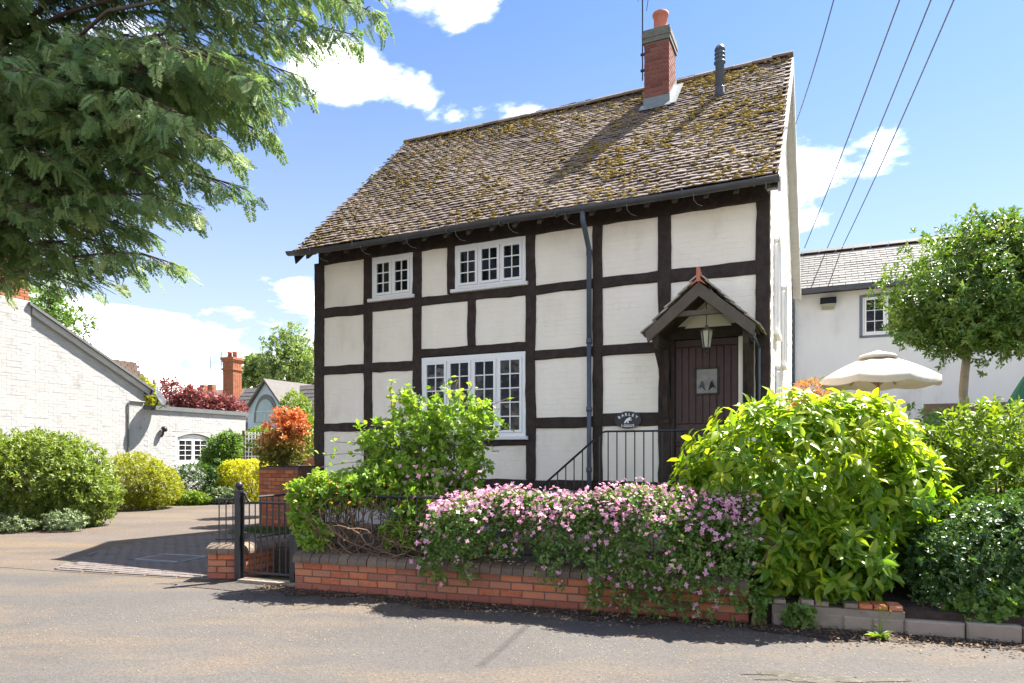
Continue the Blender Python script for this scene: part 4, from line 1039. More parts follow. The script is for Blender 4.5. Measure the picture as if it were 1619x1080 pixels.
# ================================================================ LEFT: white painted brick house
WB = thing('white_brick_house', 'white painted brick house with sloping verge and low flat-roofed wing behind the left shrubs', 'house', (-10.78,20.0,0), math.atan2(3.9,1.45))
WBM = Matrix.Translation((-10.78,20,0)) @ Matrix.Rotation(math.atan2(3.9,1.45),4,'Z')
def white_house():
    def vz(x): return 3.36 + (-x)*.505
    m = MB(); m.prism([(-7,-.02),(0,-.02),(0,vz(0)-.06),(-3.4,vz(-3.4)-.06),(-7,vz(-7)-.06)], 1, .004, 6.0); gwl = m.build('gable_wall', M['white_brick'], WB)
    g = random.Random(9)
    def bricks(par, x0, x1, ztop, y, zb=.3, skip=None):
        mb = MB(); z = zb; r = 0
        while z < 6.2:
            x = x0 + (r%2)*.11
            while x < x1-.05:
                b = min(x+.2245, x1)
                if z+.068 < ztop(b) and not (skip and skip(x, b, z)): mb.bev(x, b, y+g.uniform(-.0035,.001), y+.02, z, z+.0735, .0022)
                x += .225
            z += .075; r += 1
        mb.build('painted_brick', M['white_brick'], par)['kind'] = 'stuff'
    bricks(gwl, -7, -.02, lambda x: vz(x)-.1, 0)
    # chimney breast: white below, bare orange brick above
    m = MB(); m.box(-5.6,-3.32,-.05,.6,-.02,5.2); br = m.build('chimney_breast', M['white_brick'], WB); bricks(br, -5.6, -3.33, lambda x: 5.18, -.068, .9)
    m = MB(); m.box(-5.5,-3.36,-.03,.6,5.2,7.6); st = m.build('chimney_stack', M['mortar'], WB)
    for r in range(16):
        x = -5.5 + (r%2)*.1125
        while x < -3.37: 
            L = min(.225,-3.36-x)
            if L > .05: linked('brick', brick_mesh(L-.01,'far_brick'), st, (x+L/2,-.045,5.24+r*.075))
            x += .225
    # roof slope behind, verge trims and eave
    m = MB(); 
    for k,(dz,h,y0,y1,mt) in enumerate(((.02,.07,-.14,6.3,'grey_trim'),)):
        m.prism([(.22,vz(.22)+dz),(-3.4,vz(-3.4)+dz),(-3.4,vz(-3.4)+dz+h),(.22,vz(.22)+dz+h)], 1, y0, y1)
    m.build('roof_slope', M['grey_trim'], WB)
    m = MB(); m.prism([(.16,vz(.16)-.14),(-3.3,vz(-3.3)-.14),(-3.3,vz(-3.3)+.018),(.16,vz(.16)+.018)], 1, -.08, -.025); m.build('verge_board', M['barge'], WB)
    m = MB(); m.tube([(.18,-.1,vz(.18)-.06),(.18,3,vz(.18)-.06)], .06, 8); m.build('gutter', M['gutter'], WB)
    # wing with parapet
    X1 = 4.16; Z1 = 2.72
    wx0, wx1, wz0, wz1 = 1.22, 2.55, 1.12, 1.92
    m = MB()
    m.box(.0,wx0,.004,3,-.02,Z1); m.box(wx1,X1,.004,3,-.02,Z1); m.box(wx0,wx1,.004,.2,-.02,wz0); m.prism([(wx0,wz1)] + [(wx0+(wx1-wx0)*i/8, wz1+.13*math.sin(math.pi*i/8)) for i in range(9)] + [(wx1,wz1),(wx1,Z1),(wx0,Z1)], 1, .004, .2)
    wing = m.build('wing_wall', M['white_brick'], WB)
    bricks(wing, .0, X1, lambda x: Z1-.02, 0, .3, lambda a,b,z: b > wx0-.02 and a < wx1+.02 and wz0-.09 < z < wz1+.12)
    m = MB(); m.box(-.02,X1+.06,-.06,3.1,Z1+.002,Z1+.13); m.build('parapet_coping', M['grey_trim'], WB)
    w = window(WB, wx0+.01, wx1-.01, wz0, wz1, 2, 2, 4, y=.07, top=.05)
    m = MB(); pts = [(wx0+(wx1-wx0)*i/10, .06, wz1+.13*math.sin(math.pi*i/10)-.02) for i in range(11)]
    m.prism([(p[0],p[2]) for p in pts] + [(wx1,wz1-.004),(wx0,wz1-.004)], 1, .065, .12); m.build('arched_head', M['white_paint'], w)
    m = MB(); m.tube([(p[0],.03,p[2]+.01) for p in pts], .018, 5); m.build('arch_line', M['grey_trim'], w)
    # pipe on the wall
    m = MB(); m.tube([(.0,-.03,2.93),(-.5,-.03,2.93),(-.55,-.03,2.88),(-.55,-.03,.4)], .022, 6); m.build('waste_pipe', M['grey_trim'], WB)
    # little tiled roof behind the verge
    o = thing('outbuilding', 'small dark tiled roof on brown walls peeping over the white verge at left', 'building', P(178,572,24.5).xy.to_3d(), math.atan2(3.9,1.45))
    m = MB(); m.box(-.9,.9,0,2.2,0,4.02); m.build('wall', M['brown_tile'], o)
    m = MB(); m.prism([(-1.15,4.02),(1.0,4.02),(.55,4.75),(-1.0,4.75)], 1, -.3, 2.4); rr = m.build('roof', M['brown_tile'], o)
    m = MB()
    for j in range(7):
        for i in range(8):
            m.tone = rnd.random(); z = 4.06+j*.1; x = -1.1+i*.26+(j%2)*.1; 
            if x < .9-j*.055: m.box(x,x+.245,-.33-(.02*(7-j)),-.28,z-.02,z+.09)
    m.build('roof_tile', M['brown_tile'], rr)['kind'] = 'stuff'
    # dish and lamp
    t = thing('satellite_dish', 'grey satellite dish at the corner of the white wall and its low wing', 'satellite dish', WBM @ Vector((.25,-.28,3.02)), math.atan2(3.9,1.45))
    m = MB(); Mx = Matrix.Rotation(R(62),4,'X') @ Matrix.Rotation(R(25),4,'Y'); m.lathe([(.0,0),(.15,.02),(.30,.075),(.305,.085),(.14,.035),(0,.012)], 18, (0,0,0), Mx); m.build('dish', M['gutter'], t, True)
    m = MB(); m.tube([(0,.02,0),(0,.15,-.25),(-.0,.27,-.3)], .02, 6); m.tube([(0,-.02,-.27),(0,-.33,-.14)], .012, 5); m.box(-.03,.03,-.38,-.32,-.17,-.1); m.build('dish_arm', M['iron'], t)
    t = thing('security_lamp', 'small black lamp on the white wing wall left of its window', 'lamp', WBM @ Vector((.62,-.06,2.12)), math.atan2(3.9,1.45))
    m = MB(); m.lathe([(.05,0),(.09,.03),(.1,.07),(.05,.13),(0,.14)], 10, (0,0,.0), Matrix.Rotation(R(50),4,'X')); m.build('lamp_head', M['iron'], t, True)
    m = MB(); m.tube([(0,0,0),(-.03,-.02,-.12),(-.06,.02,-.2)], .035, 7); m.build('lamp_sensor', M['iron'], t)
white_house()

# ================================================================ LEFT FAR: chimney, roofs, gothic gable, aerials
def far_houses():
    Y = 40.0
    t = thing('gothic_gabled_house', 'pale blue gabled building with a pointed arch window and slate roof in the distance', 'house', P(421,640,Y).xy.to_3d(), R(-24.9)*1.0)
    s = Y/1079
    # local: x right, z up; px to local scale about s
    zr = 1.5+(713-604)*s; ze = 1.5+(713-665)*s
    w = 1.45
    za = 1.5+(713-599)*s; zb = 1.5+(713-648)*s
    m = MB(); m.prism([(-w,-.02),(w,-.02),(w,zb),(0,za-.12),(-w,zb)], 1, 0, 3.0); m.build('gable_wall', M['blue_render'], t)
    for sx in (-1,1):
        m = MB(); pl = [(0,za),(0,za-.16),(sx*(w+.22),zb-.26),(sx*(w+.25),zb-.12)]; m.prism(pl if sx > 0 else pl[::-1], 1, -.22, 4.0); m.build('roof_slope', M['far_slate'], t)
    # arch window
    ar = lambda r, z0, h: [(-r,z0)] + [(-r*math.cos(a)*(1), z0+h*math.sin(a)**.85*1.0) for a in np.linspace(0.05,math.pi/2,8)] + [(r*math.cos(a), z0+h*math.sin(a)**.85) for a in np.linspace(math.pi/2,.05,8)][1:] + [(r,z0)]
    zw = 1.5+(713-668)*s; 
    m = MB(); m.prism(ar(.92,zw,1.65), 1, -.05, .02); aw = m.build('arch_surround', M['grey_trim'], t)
    m = MB(); m.prism(ar(.74,zw,1.36), 1, -.08, -.052); m.build('pane', pm('pale_glass', [(.20,.27,.29),(.34,.42,.42)], .15, 2, 0), aw)
    m = MB(); m.box(-.72,.72,-.1,-.081,zw+.62,zw+.69); m.box(-.03,.03,-.1,-.081,zw,zw+.62); m.build('glazing_bar', M['blue_render'], aw)
    # long slate roof behind
    m = MB(); m.prism([(-.3,ze-.8),(2.6,zr),(2.8,zr),(5.6,ze-.8)], 0, -4.3, 6.0); mr_ = m.build('roof', M['far_slate'], t)
    m = MB()
    for j in range(12):
        f = j/12
        for i in range(30):
            x = -4.3+i*.34+(j%2)*.17; m.tone = rnd.random(); y = -.3+2.9*f; z = ze-.8+(zr-ze+.8)*f
            m.add([(x,y-.05,z-.03),(x+.325,y-.05,z-.03),(x+.325,y+.27,z+.27),(x,y+.27,z+.27)], [(0,1,2,3)])
    m.build('slate', M['far_slate'], mr_)['kind'] = 'stuff'
    m = MB(); m.box(-4.2,5.9,0,5.2,-.02,ze-.8); m.build('wall', M['far_brick'], t)
    # chimney house to its left
    Y2 = 44.0; s2 = Y2/1079
    t = thing('terraced_house', 'low distant brick house with brown roof and tall orange brick chimney', 'house', P(320,650,Y2).xy.to_3d(), R(-20))
    zr2 = 1.5+(713-609)*s2; m = MB(); m.box(-4,3.4,0,6,-.02,zr2-2); m.build('wall', M['far_brick'], t)
    m = MB(); m.prism([(-.3,zr2-2.1),(2.9,zr2),(3.1,zr2),(6.3,zr2-2.1)], 0, -4.3, 3.6); m.build('roof', M['brown_tile'], t)
    cx = .95; zt = 1.5+(713-562)*s2
    m = MB(); m.box(cx-.42,cx+.42,1.2,2.0,zr2-2.5,zt); c = m.build('chimney', M['mortar'], t)
    for r in range(int((zt-zr2+1.3)/.075)):
        for k in range(4):
            linked('brick', brick_mesh(.19,'far_brick'), c, (cx-.3+k*.2,1.185,zr2-1.25+r*.075))
        for k in range(4): linked('brick', brick_mesh(.19,'far_brick'), c, (cx+.435,1.3+k*.2,zr2-1.25+r*.075), R(90))
    for e, a_, b_ in ((.07,zt-.85,zt-.72),(.05,zt-.3,zt-.16),(.11,zt-.16,zt)):
        m = MB(); m.box(cx-.42-e,cx+.42+e,1.2-e,2+e,a_,b_); m.build('chimney_band', M['far_brick'], c)
    for x in (-.2,.22):
        m = MB(); m.lathe([(.15,0),(.13,.3),(.16,.32),(.16,.4),(.12,.4)], 12, (cx+x,1.6,zt)); m.build('chimney_pot', M['pot'], c, True)
    # small pots further left
    for x in (-2.6,-1.9):
        m = MB(); m.box(x-.2,x+.2,2.6,3.0,zr2-.2,zr2+.35); m.build('small_chimney', M['far_brick'], t)
    t0 = H  # aerials
    for (px,y0,y1,lab,fl) in ((350,578,541,'tall aerial with a short arm beside the distant orange chimney',1),(333,612,550,'lower whip aerial left of the distant orange chimney',-1)):
        b = P(px,y0,43.0); tp = P(px,y1,43.0); t = thing('rooftop_aerial', lab, 'aerial', b)
        h = tp.z-b.z; m = MB(); m.tube([(0,0,-1.2),(0,0,h)], .016, 5); m.build('mast', M['iron'], t)
        m = MB(); m.tube([(-.1,0,h-.05),(fl*.6,0,h-.02)], .014, 4); 
        for i in range(6): m.tube([(fl*i*.1,-.2,h-.04),(fl*i*.1,.2,h-.04)], .01, 4)
        m.build('antenna', M['iron'], t)
    # tall hedge/ground bank far away hides the horizon
far_houses()

# ================================================================ RIGHT: white rendered house
def right_house():
    a = R(-24.9); o = P(1262,640,18.0); t = thing('white_rendered_house', 'white rendered house with slate roof and small dark-framed window behind the parasol', 'house', (o.x,o.y,0), a)
    ze, zr, yd = 5.70, 7.35, 2.6
    wx0, wx1, wz0, wz1 = 1.44, 2.62, 4.43, 5.42
    m = MB(); m.box(-.3,wx0,0,6,.9,ze-.1); m.box(wx1,14,0,6,.9,ze-.1); m.box(wx0,wx1,0,.25,.9,wz0); m.box(wx0,wx1,0,.25,wz1,ze-.1); m.build('wall', M['white_render'], t)
    m = MB(); 
    for (x0,x1,z0,z1) in ((wx0,wx0+.07,wz0-.04,wz1+.04),(wx1-.07,wx1,wz0-.04,wz1+.04),(wx0,wx1,wz0-.06,wz0+.0),(wx0+.071,wx1-.071,wz1-.02,wz1+.05)): m.box(x0,x1,-.02,.0,z0,z1)
    m.build('window_surround', M['fence'], t)
    window(t, wx0+.06, wx1-.06, wz0, wz1, 2, 2, 3, sill=False, y=.02, top=.05)
    m = MB(); m.prism([(-.35,ze-.06),(yd,zr-.03),(yd+2.8,ze-.06)], 0, -.4, 14.1); rf_ = m.build('roof', M['far_slate'], t)
    sl = math.hypot(yd+.35, zr-ze); ang = math.atan2(zr-ze, yd+.35); n = 15; g = sl/n
    q = MB(); q.bev(-.145,.145,0,.02,0,.02,.002); q = MB(); q.box(-.145,.145,0,g+.06,0,.014); me = q.mesh('slate', M['slate']); cnt = 0; rest = MB()
    for j in range(n):
        for i in range(47):
            x = -.38 + .15 + i*.30 + (j%2)*.15
            if x > 13.9: continue
            Mx = Matrix.Translation((x, -.37+j*g*math.cos(ang), ze-.03+j*g*math.sin(ang)+.012)) @ Matrix.Rotation(ang-.06+rnd.gauss(0,.012),4,'X') @ Matrix.Rotation(rnd.gauss(0,.008),4,'Z')
            if i < 20: ob = linked('slate', me, rf_); ob.matrix_basis = Mx
            else: rest.tone = rnd.random(); rest.add(q.v, q.f, Mx)
    rest.build('slate', M['slate'], rf_)['kind'] = 'stuff'
    rm = MB(); rm.prism([(-.14,0),(0,.11),(.14,0),(0,.07)], 0, -.22, .22); rme = rm.mesh('ridge_tile', M['slate'])
    for i in range(31): linked('ridge_tile', rme, rf_, (-.2+i*.45,yd,zr))
    m = MB(); m.box(-.4,14,-.46,-.34,ze-.15,ze-.04); m.build('gutter', M['gutter'], t)
    m = MB(); m.tube([(-.12,-.4,ze-.12),(-.12,-.1,ze-.5),(-.12,-.07,1)], .045, 8); m.build('downpipe', M['pipe'], t, True)
    tm = Matrix.Translation((o.x,o.y,0)) @ Matrix.Rotation(a,4,'Z')
    l = thing('floodlight', 'small black floodlight on the white wall under the slate eaves', 'lamp', tm @ Vector((.72,-.02,5.28)), a)
    m = MB(); m.prism([(-.22,.0),(-.16,.17),(0,.17),(0,.03)], 0, -.19, .19); m.build('lamp_housing', M['iron'], l)
    m = MB(); m.prism([(-.2,-.02),(-.02,-.12),(-.02,.02),(-.2,.0)], 0, -.14, .14); m.build('lamp_glass', M['lamp_glass'], l)
    # low lean-to further right
    # slatted fence and gate below
    f = thing('slatted_fence', 'blue-grey slatted fence panel with brown top board behind the parasol pole', 'fence', tm @ Vector((2.7,-1.4,.95)), a)
    w = 2.2; m = MB(); m.box(0,w,-.03,.03,1.33,1.62); m.build('top_board', M['brown_tile'], f)
    m = MB(); m.box(0,w,.0,.05,.3,.4); m.box(0,w,.0,.05,1.2,1.3); m.build('fence_rail', M['fence'], f)
    sm = MB(); sm.box(-.045,.045,-.03,-.005,0,1.325); sme = sm.mesh('slat', M['fence'])
    for i in range(19): linked('slat', sme, f, (.06+i*.115,0,rnd.uniform(-.01,0)))
right_house()
def parasol(loc, R0, zt, ze, label, mat, closed=False, name='parasol'):
    t = thing(name, label, 'parasol', loc)
    m = MB(); m.tube([(0,0,0),(0,0,zt-.05)], .028, 8); m.build('pole', M['parasol_wood'] , t, True)
    m = MB(); m.lathe([(.28,0),(.28,.08),(.05,.12)], 14); m.build('base', M['concrete'], t)
    n = 8; rings = 7; vs = []; fs = []; K = n*4
    for i in range(rings+1):
        f = i/rings
        for j in range(K):
            a = 2*math.pi*j/K; seg = (j % 4)/4; sg = math.sin(math.pi*seg)
            if closed: r = (.06+.38*f**.8)*(1-.35*sg); z = zt-.05-(zt-ze)*f
            else: r = R0*f*(1-.035*sg*f); z = zt - (zt-ze)*(f**1.55)*(1-.0*sg) - .05*sg*f + (0 if f > 0 else 0)
            vs.append((max(r,.03)*math.cos(a), max(r,.03)*math.sin(a), z))
    for i in range(rings):
        for j in range(K): fs.append((i*K+j, i*K+(j+1)%K, (i+1)*K+(j+1)%K, (i+1)*K+j))
    if not closed:
        b = len(vs)
        for j in range(K):
            x, y, z = vs[rings*K+j]; vs.append((x,y,z-.10))
        for j in range(K): fs.append((rings*K+j, rings*K+(j+1)%K, b+(j+1)%K, b+j))
    m = MB(); m.add(vs, fs); m.build('canopy', M[mat], t, True)
    if not closed:
        m = MB(); m.lathe([(.36,zt-.05),(.30,zt+.02),(.06,zt+.09),(.0,zt+.11)], 16); m.build('vent_cap', M[mat], t, True)
        for j in range(8):
            a = 2*math.pi*j/8; p = (R0*.98*math.cos(a), R0*.98*math.sin(a), ze-.02)
            m = MB(); m.tube([(.03*math.cos(a),.03*math.sin(a),zt-.08),(R0*.5*math.cos(a),R0*.5*math.sin(a),zt-(zt-ze)*.5**1.55-.03),p], .013, 5); m.build('rib', M['parasol_wood'], t)
            m = MB(); m.tube([(.04*math.cos(a),.04*math.sin(a),ze-.1),(R0*.5*math.cos(a),R0*.5*math.sin(a),zt-(zt-ze)*.5**1.55-.04)], .012, 5); m.build('strut', M['parasol_wood'], t)
    return t
q = P(1388,600,13.0); parasol((q.x,q.y,.95), 1.06, 1.5+150*13/1079-.95, 1.5+113*13/1079-.95, 'open cream parasol with wooden ribs in front of the white rendered house', 'canvas')
q = P(1640,600,11.0); parasol((q.x,q.y,.95), .6, 1.5+140*11/1079-.95, 1.5+75*11/1079-.95, 'folded green parasol at the far right edge', 'green_canvas', True)

# ================================================================ overhead cables
for i, (x0,y0,Y0,x1,y1,Y1,r,lab) in enumerate((
    (1258,196,11.0,1345,-100,7.5,.008,'overhead cable running from the cottage gable apex up to the right'),
    (1272,392,20.0,1470,-130,9,.012,'overhead cable nearest the gable running to the slate eaves'),
    (1308,392,20.0,1520,-120,9,.012,'overhead cable second from the right over the slate roof'),
    (1333,388,20.0,1560,-120,9,.012,'rightmost of the overhead cables crossing the sky'))):
    a, b = P(x0,y0,Y0), P(x1,y1,Y1); m = MB(); pts = []
    for k in range(17):
        f = k/16; q = a.lerp(b, f); q.z -= .10*math.sin(math.pi*f)*1; pts.append(q)
    m.tube([p-a for p in pts], r, 5); o = m.build('overhead_cable', M['grey_trim'], None, True, loc=a); tag(o, lab, 'cable', 'overhead cables in the sky')

# ================================================================ FOREGROUND PLANTS
cam_p = np.array([0,0,1.5])
def pick_near(Q, Nn, n, facing=True):
    d = np.linalg.norm(Q-cam_p, axis=1); return np.argsort(d)[:n]
def individual(parent, name, mesh, Q, A, Nn, L, wr, idx):
    A, B, N2 = frames(A, Nn); o = np.array(parent.matrix_basis.translation)
    for i in idx:
        ob = linked(name, mesh, parent); l = float(L[i]); w = float(np.broadcast_to(wr, (len(Q),))[i])
        c0, c1, c2, p = A[i]*l, B[i]*l*w, N2[i]*l, Q[i]-o
        ob.matrix_basis = Matrix(((c0[0],c1[0],c2[0],p[0]),(c0[1],c1[1],c2[1],p[1]),(c0[2],c1[2],c2[2],p[2]),(0,0,0,1)))
def unit_mesh(name, T, mat):
    m = bpy.data.meshes.new(name); m.from_pydata([tuple(v) for v in T[0]], [], [tuple(int(i) for i in f) for f in T[1]]); m.materials.append(mat); return m

def laurel():
    rg = np.random.default_rng(21)
    ells = [(2.55,6.55,1.12,.92,.72,.96),(3.25,6.6,1.22,.82,.68,.86),(2.85,6.02,.55,.46,.36,.42),(1.98,6.6,.80,.42,.42,.50),(2.28,6.10,.56,.32,.32,.4),(3.75,6.7,1.0,.5,.5,.6)]
    base = Vector((2.85,6.55,.19)); t = thing('laurel_bush', 'large spotted laurel bush with glossy yellow-green leaves right of the front door', 'bush', base)
    p, nrm = ell_points(ells, 1350, rg, .70, .11, 2.8, 4)
    k = p[:,2] > .22; p, nrm = p[k], nrm[k]
    Q, A, Nn, sh = shoots(p, nrm, 8, rg, .135, .35, (.85,1.75), .2, .32, .2)
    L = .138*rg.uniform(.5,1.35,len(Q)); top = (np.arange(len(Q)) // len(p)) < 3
    tone = np.clip(rg.random(len(Q))*.5 + top*.2 + .24*rg.random(len(p))[sh] + .02 + .22*np.clip((Q[:,2]-.7)/1.3,0,1), 0, .999)  # shoot-tip term: yellow new growth; height term: sunlit brightness put into the colour
    wr = rg.uniform(.36,.48,len(Q))
    near = np.argsort(np.linalg.norm(Q-cam_p, axis=1)+ .3*rg.random(len(Q)))[:300]; mask = np.ones(len(Q), bool); mask[near] = False
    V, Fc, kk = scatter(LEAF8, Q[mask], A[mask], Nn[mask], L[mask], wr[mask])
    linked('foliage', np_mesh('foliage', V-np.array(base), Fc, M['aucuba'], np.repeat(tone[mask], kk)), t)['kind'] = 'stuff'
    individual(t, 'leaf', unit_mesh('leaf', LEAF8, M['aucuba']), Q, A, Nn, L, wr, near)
    stems(t, base, [Vector(e[:3])+Vector((rnd.uniform(-.4,.4),rnd.uniform(-.3,.3),.3)) for e in ells*3], .022, M['stem'], seed=3)
laurel()
bush('dark_evergreen_shrub', 'dark glossy small-leaved shrub with pale flecks at the right edge by the kerb', 'bush',
     [(4.2,6.0,.58,.66,.5,.52),(3.8,5.85,.45,.40,.36,.40),(4.65,5.95,.66,.5,.5,.52)], 2600, 7, .05, .5, 'darkshrub', seed=31, ground=.19, shell=.55)
bush('bright_hedge', 'bright green hedge behind the dark shrub at the right edge', 'hedge',
     [(4.9,7.0,1.2,.9,.55,.86),(6.0,7.0,1.2,.9,.55,.88),(4.25,6.9,1.05,.5,.4,.75),(4.7,6.6,.95,.5,.35,.55)], 2300, 7, .085, .42, 'hedge', LEAF8, seed=33, ground=.19, shell=.6)
bush('fringe_hedge', 'leafy green hedge below the standard tree beyond the laurel', 'hedge',
     [(5.4,8.9,1.5,1.3,.5,.62),(7.2,8.7,1.5,1.2,.5,.6),(4.4,8.7,1.35,.7,.4,.55)], 1500, 7, .08, .45, 'green', seed=35, ground=.95, shell=.6)
# low wild plants at the kerb
bush('wild_geranium', 'soft green ferny weeds hanging over the kerb at right', 'plant', [(4.0,5.52,.25,.28,.16,.22),(3.75,5.6,.2,.2,.14,.18)], 400, 6, .05, .9, 'green', LOBED, seed=37, ground=.1, shell=.3)
bush('foot_weed', 'small green weed at the foot of the low concrete edging', 'plant', [(2.42,5.78,.09,.15,.08,.12)], 90, 6, .045, .8, 'green', LOBED, seed=38, shell=.2)
bush('corner_weed', 'narrow fern-like weed at the right end of the brick wall', 'plant', [(2.12,5.88,.17,.07,.08,.2)], 90, 6, .05, .5, 'green', seed=39, shell=.2)
def dandelion():
    t = thing('dandelion', 'lone dandelion with tall bare stalks growing in the road edge', 'plant', (2.92,5.42,0)); rg = np.random.default_rng(5); n = 26
    a = rg.uniform(0,6.28,n); A = np.stack([np.cos(a),np.sin(a),rg.uniform(.2,1.1,n)],1); V, Fc, k = scatter(LEAF8, np.zeros((n,3))+[0,0,.01], A, np.tile([0,0,1.],(n,1))+.2*rg.normal(size=(n,3)), rg.uniform(.06,.13,n), .28)
    linked('foliage', np_mesh('foliage', V, Fc, M['hedge'], np.repeat(rg.random(n),k)), t)
    for (x,y,h) in ((.0,.0,.23),(.05,.02,.24),(.10,.03,.20),(-.04,-.02,.1)):
        m = MB(); m.tube([(0,0,0),(x*.4,y,h*.6),(x,y,h)], .0028, 5); m.build('stalk', M['hedge'], t)
        m = MB(); m.lathe([(0,0),(.010,.006),(.012,.02),(.004,.03)], 7, (x,y,h)); m.build('flower_head', M['gold'], t)
dandelion()

def clematis():
    rg = np.random.default_rng(41); A0 = np.array([-2.36,7.40,0]); D = np.array([d.x,d.y,0]); NR = np.array([nrm.x,nrm.y,0])
    base = Vector((.5,6.75,.3)); t = thing('clematis_hedge', 'long hedge of pink-flowered clematis spilling over the brick wall', 'hedge', base)
    def surf(n):
        s = rg.uniform(1.62,4.72,n); th = rg.uniform(-.15,math.pi*.95,n)     # th: 0 front bottom .. over the top .. back
        top = .95 + .035*np.sin(s*2.1) + .04*np.sin(s*5.3+1) ; top = np.where(s < 2.0, .74+ (s-1.62)*.5, top)
        rx = .36 + .08*np.sin(s*3.1+2)+.05*np.sin(s*7); zc = .60
        u = np.cos(th); w = np.sin(th)
        off = .12 - u*rx; z = np.where(w > 0, zc + (top+.16-zc)*np.abs(w)**.8, zc + w*.9)
        r = rg.random(n)**.6; off = .12+(off-.12)*(.55+.45*r); z = zc+(z-zc)*(.6+.4*r)
        nn = -u[:,None]*NR + w[:,None]*np.array([0,0,1])
        return A0+D*s[:,None]+NR*off[:,None]+np.array([0,0,1])*z[:,None], nn, s
    def strands(n):
        # shoots that hang down over the brick face
        c = np.array([1.72,2.08,2.95,3.35,3.62,4.05,4.3,4.5]); wd = np.array([.07,.06,.05,.05,.13,.28,.1,.1]); lo = np.array([.16,.20,.20,.05,.06,.02,.03,.1])
        pr = np.array([.1,.08,.05,.07,.2,.36,.06,.08]); i = rg.choice(len(c), n, p=pr/pr.sum())
        s = c[i]+rg.normal(size=n)*wd[i]; z = lo[i]+(.55-lo[i])*rg.random(n)**.8; off = -.10-.10*rg.random(n)-.08*(z>.3)
        return A0+D*s[:,None]+NR*off[:,None]+np.array([0,0,1])*z[:,None], -np.tile(NR,(n,1))+.2*rg.normal(size=(n,3)), s
    p1, n1, _ = surf(4600); p2, n2, _ = strands(460); p = np.concatenate([p1,p2]); nn = np.concatenate([n1,n2])
    Q, A, Nn, sh = shoots(p, nn, 6, rg, .045, .35, (.6,1.6), .6, .5, .05)
    L = .043*rg.uniform(.6,1.3,len(Q)); V, Fc, k = scatter(LEAF4, Q, A, Nn, L, .62)
    tone = np.clip(.55*rg.random(len(p))[sh]+.45*rg.random(len(Q)),0,.999)
    linked('foliage', np_mesh('foliage', V-np.array(base), Fc, M['clematis'], np.repeat(tone,k)), t)['kind'] = 'stuff'
    # flowers: dense along the top, in bunches lower down
    pf, nf, sf = surf(7000); zf = pf[:,2]; front = (nf@NR) < .35
    w = np.where(zf > .86, 1.0, np.where(zf > .7, .34, .17))*(front)*(.4+.9*(wob(pf,8,7.0) > .05))
    keep = rg.random(len(pf)) < w*.52; pf, nf = pf[keep]+nf[keep]*.055, nf[keep]
    ps, ns_, _ = strands(70); pf = np.concatenate([pf, ps-np.tile(NR,(len(ps),1))*.05]); nf = np.concatenate([nf, ns_])
    # little bunches
    rep = rg.integers(1,3,len(pf)); pf = np.repeat(pf,rep,0)+rg.normal(size=(rep.sum(),3))*.022; nf = np.repeat(nf,rep,0)
    m_ = len(pf); Nn = unit(nf + np.array([0,-.25,.35]) + rg.normal(size=(m_,3))*.45); A = rg.normal(size=(m_,3)); L = rg.uniform(.014,.031,m_)
    near = np.argsort(np.linalg.norm(pf-cam_p,axis=1))[:300]; mask = np.ones(m_,bool); mask[near] = False
    V, Fc, k = scatter(FLOWER, pf[mask], A[mask], Nn[mask], L[mask], 1.0)
    linked('flower', np_mesh('flower', V-np.array(base), Fc, M['pink'], np.repeat(rg.random(mask.sum()),k)), t)['kind'] = 'stuff'
    individual(t, 'flower', unit_mesh('flower', FLOWER, M['pink']), pf, A, Nn, L, 1.0, near)
    # bare vine stems
    mb = MB()
    for i in range(34):
        s = rg.uniform(1.3,4.6); q = A0+D*s+NR*.12+np.array([0,0,.4]); pts = []
        for k in range(7):
            pts.append(Vector(q)-base); q = q + D*rg.normal()*.10 - NR*rg.uniform(-.03,.10) + np.array([0,0,rg.uniform(-.02,.12)])
        mb.tube(pts, [.008]*5+[.005,.003], 5)
    mb.build('stem', M['stem'], t, True)['kind'] = 'stuff'
    print('clematis flowers', m_)
clematis()

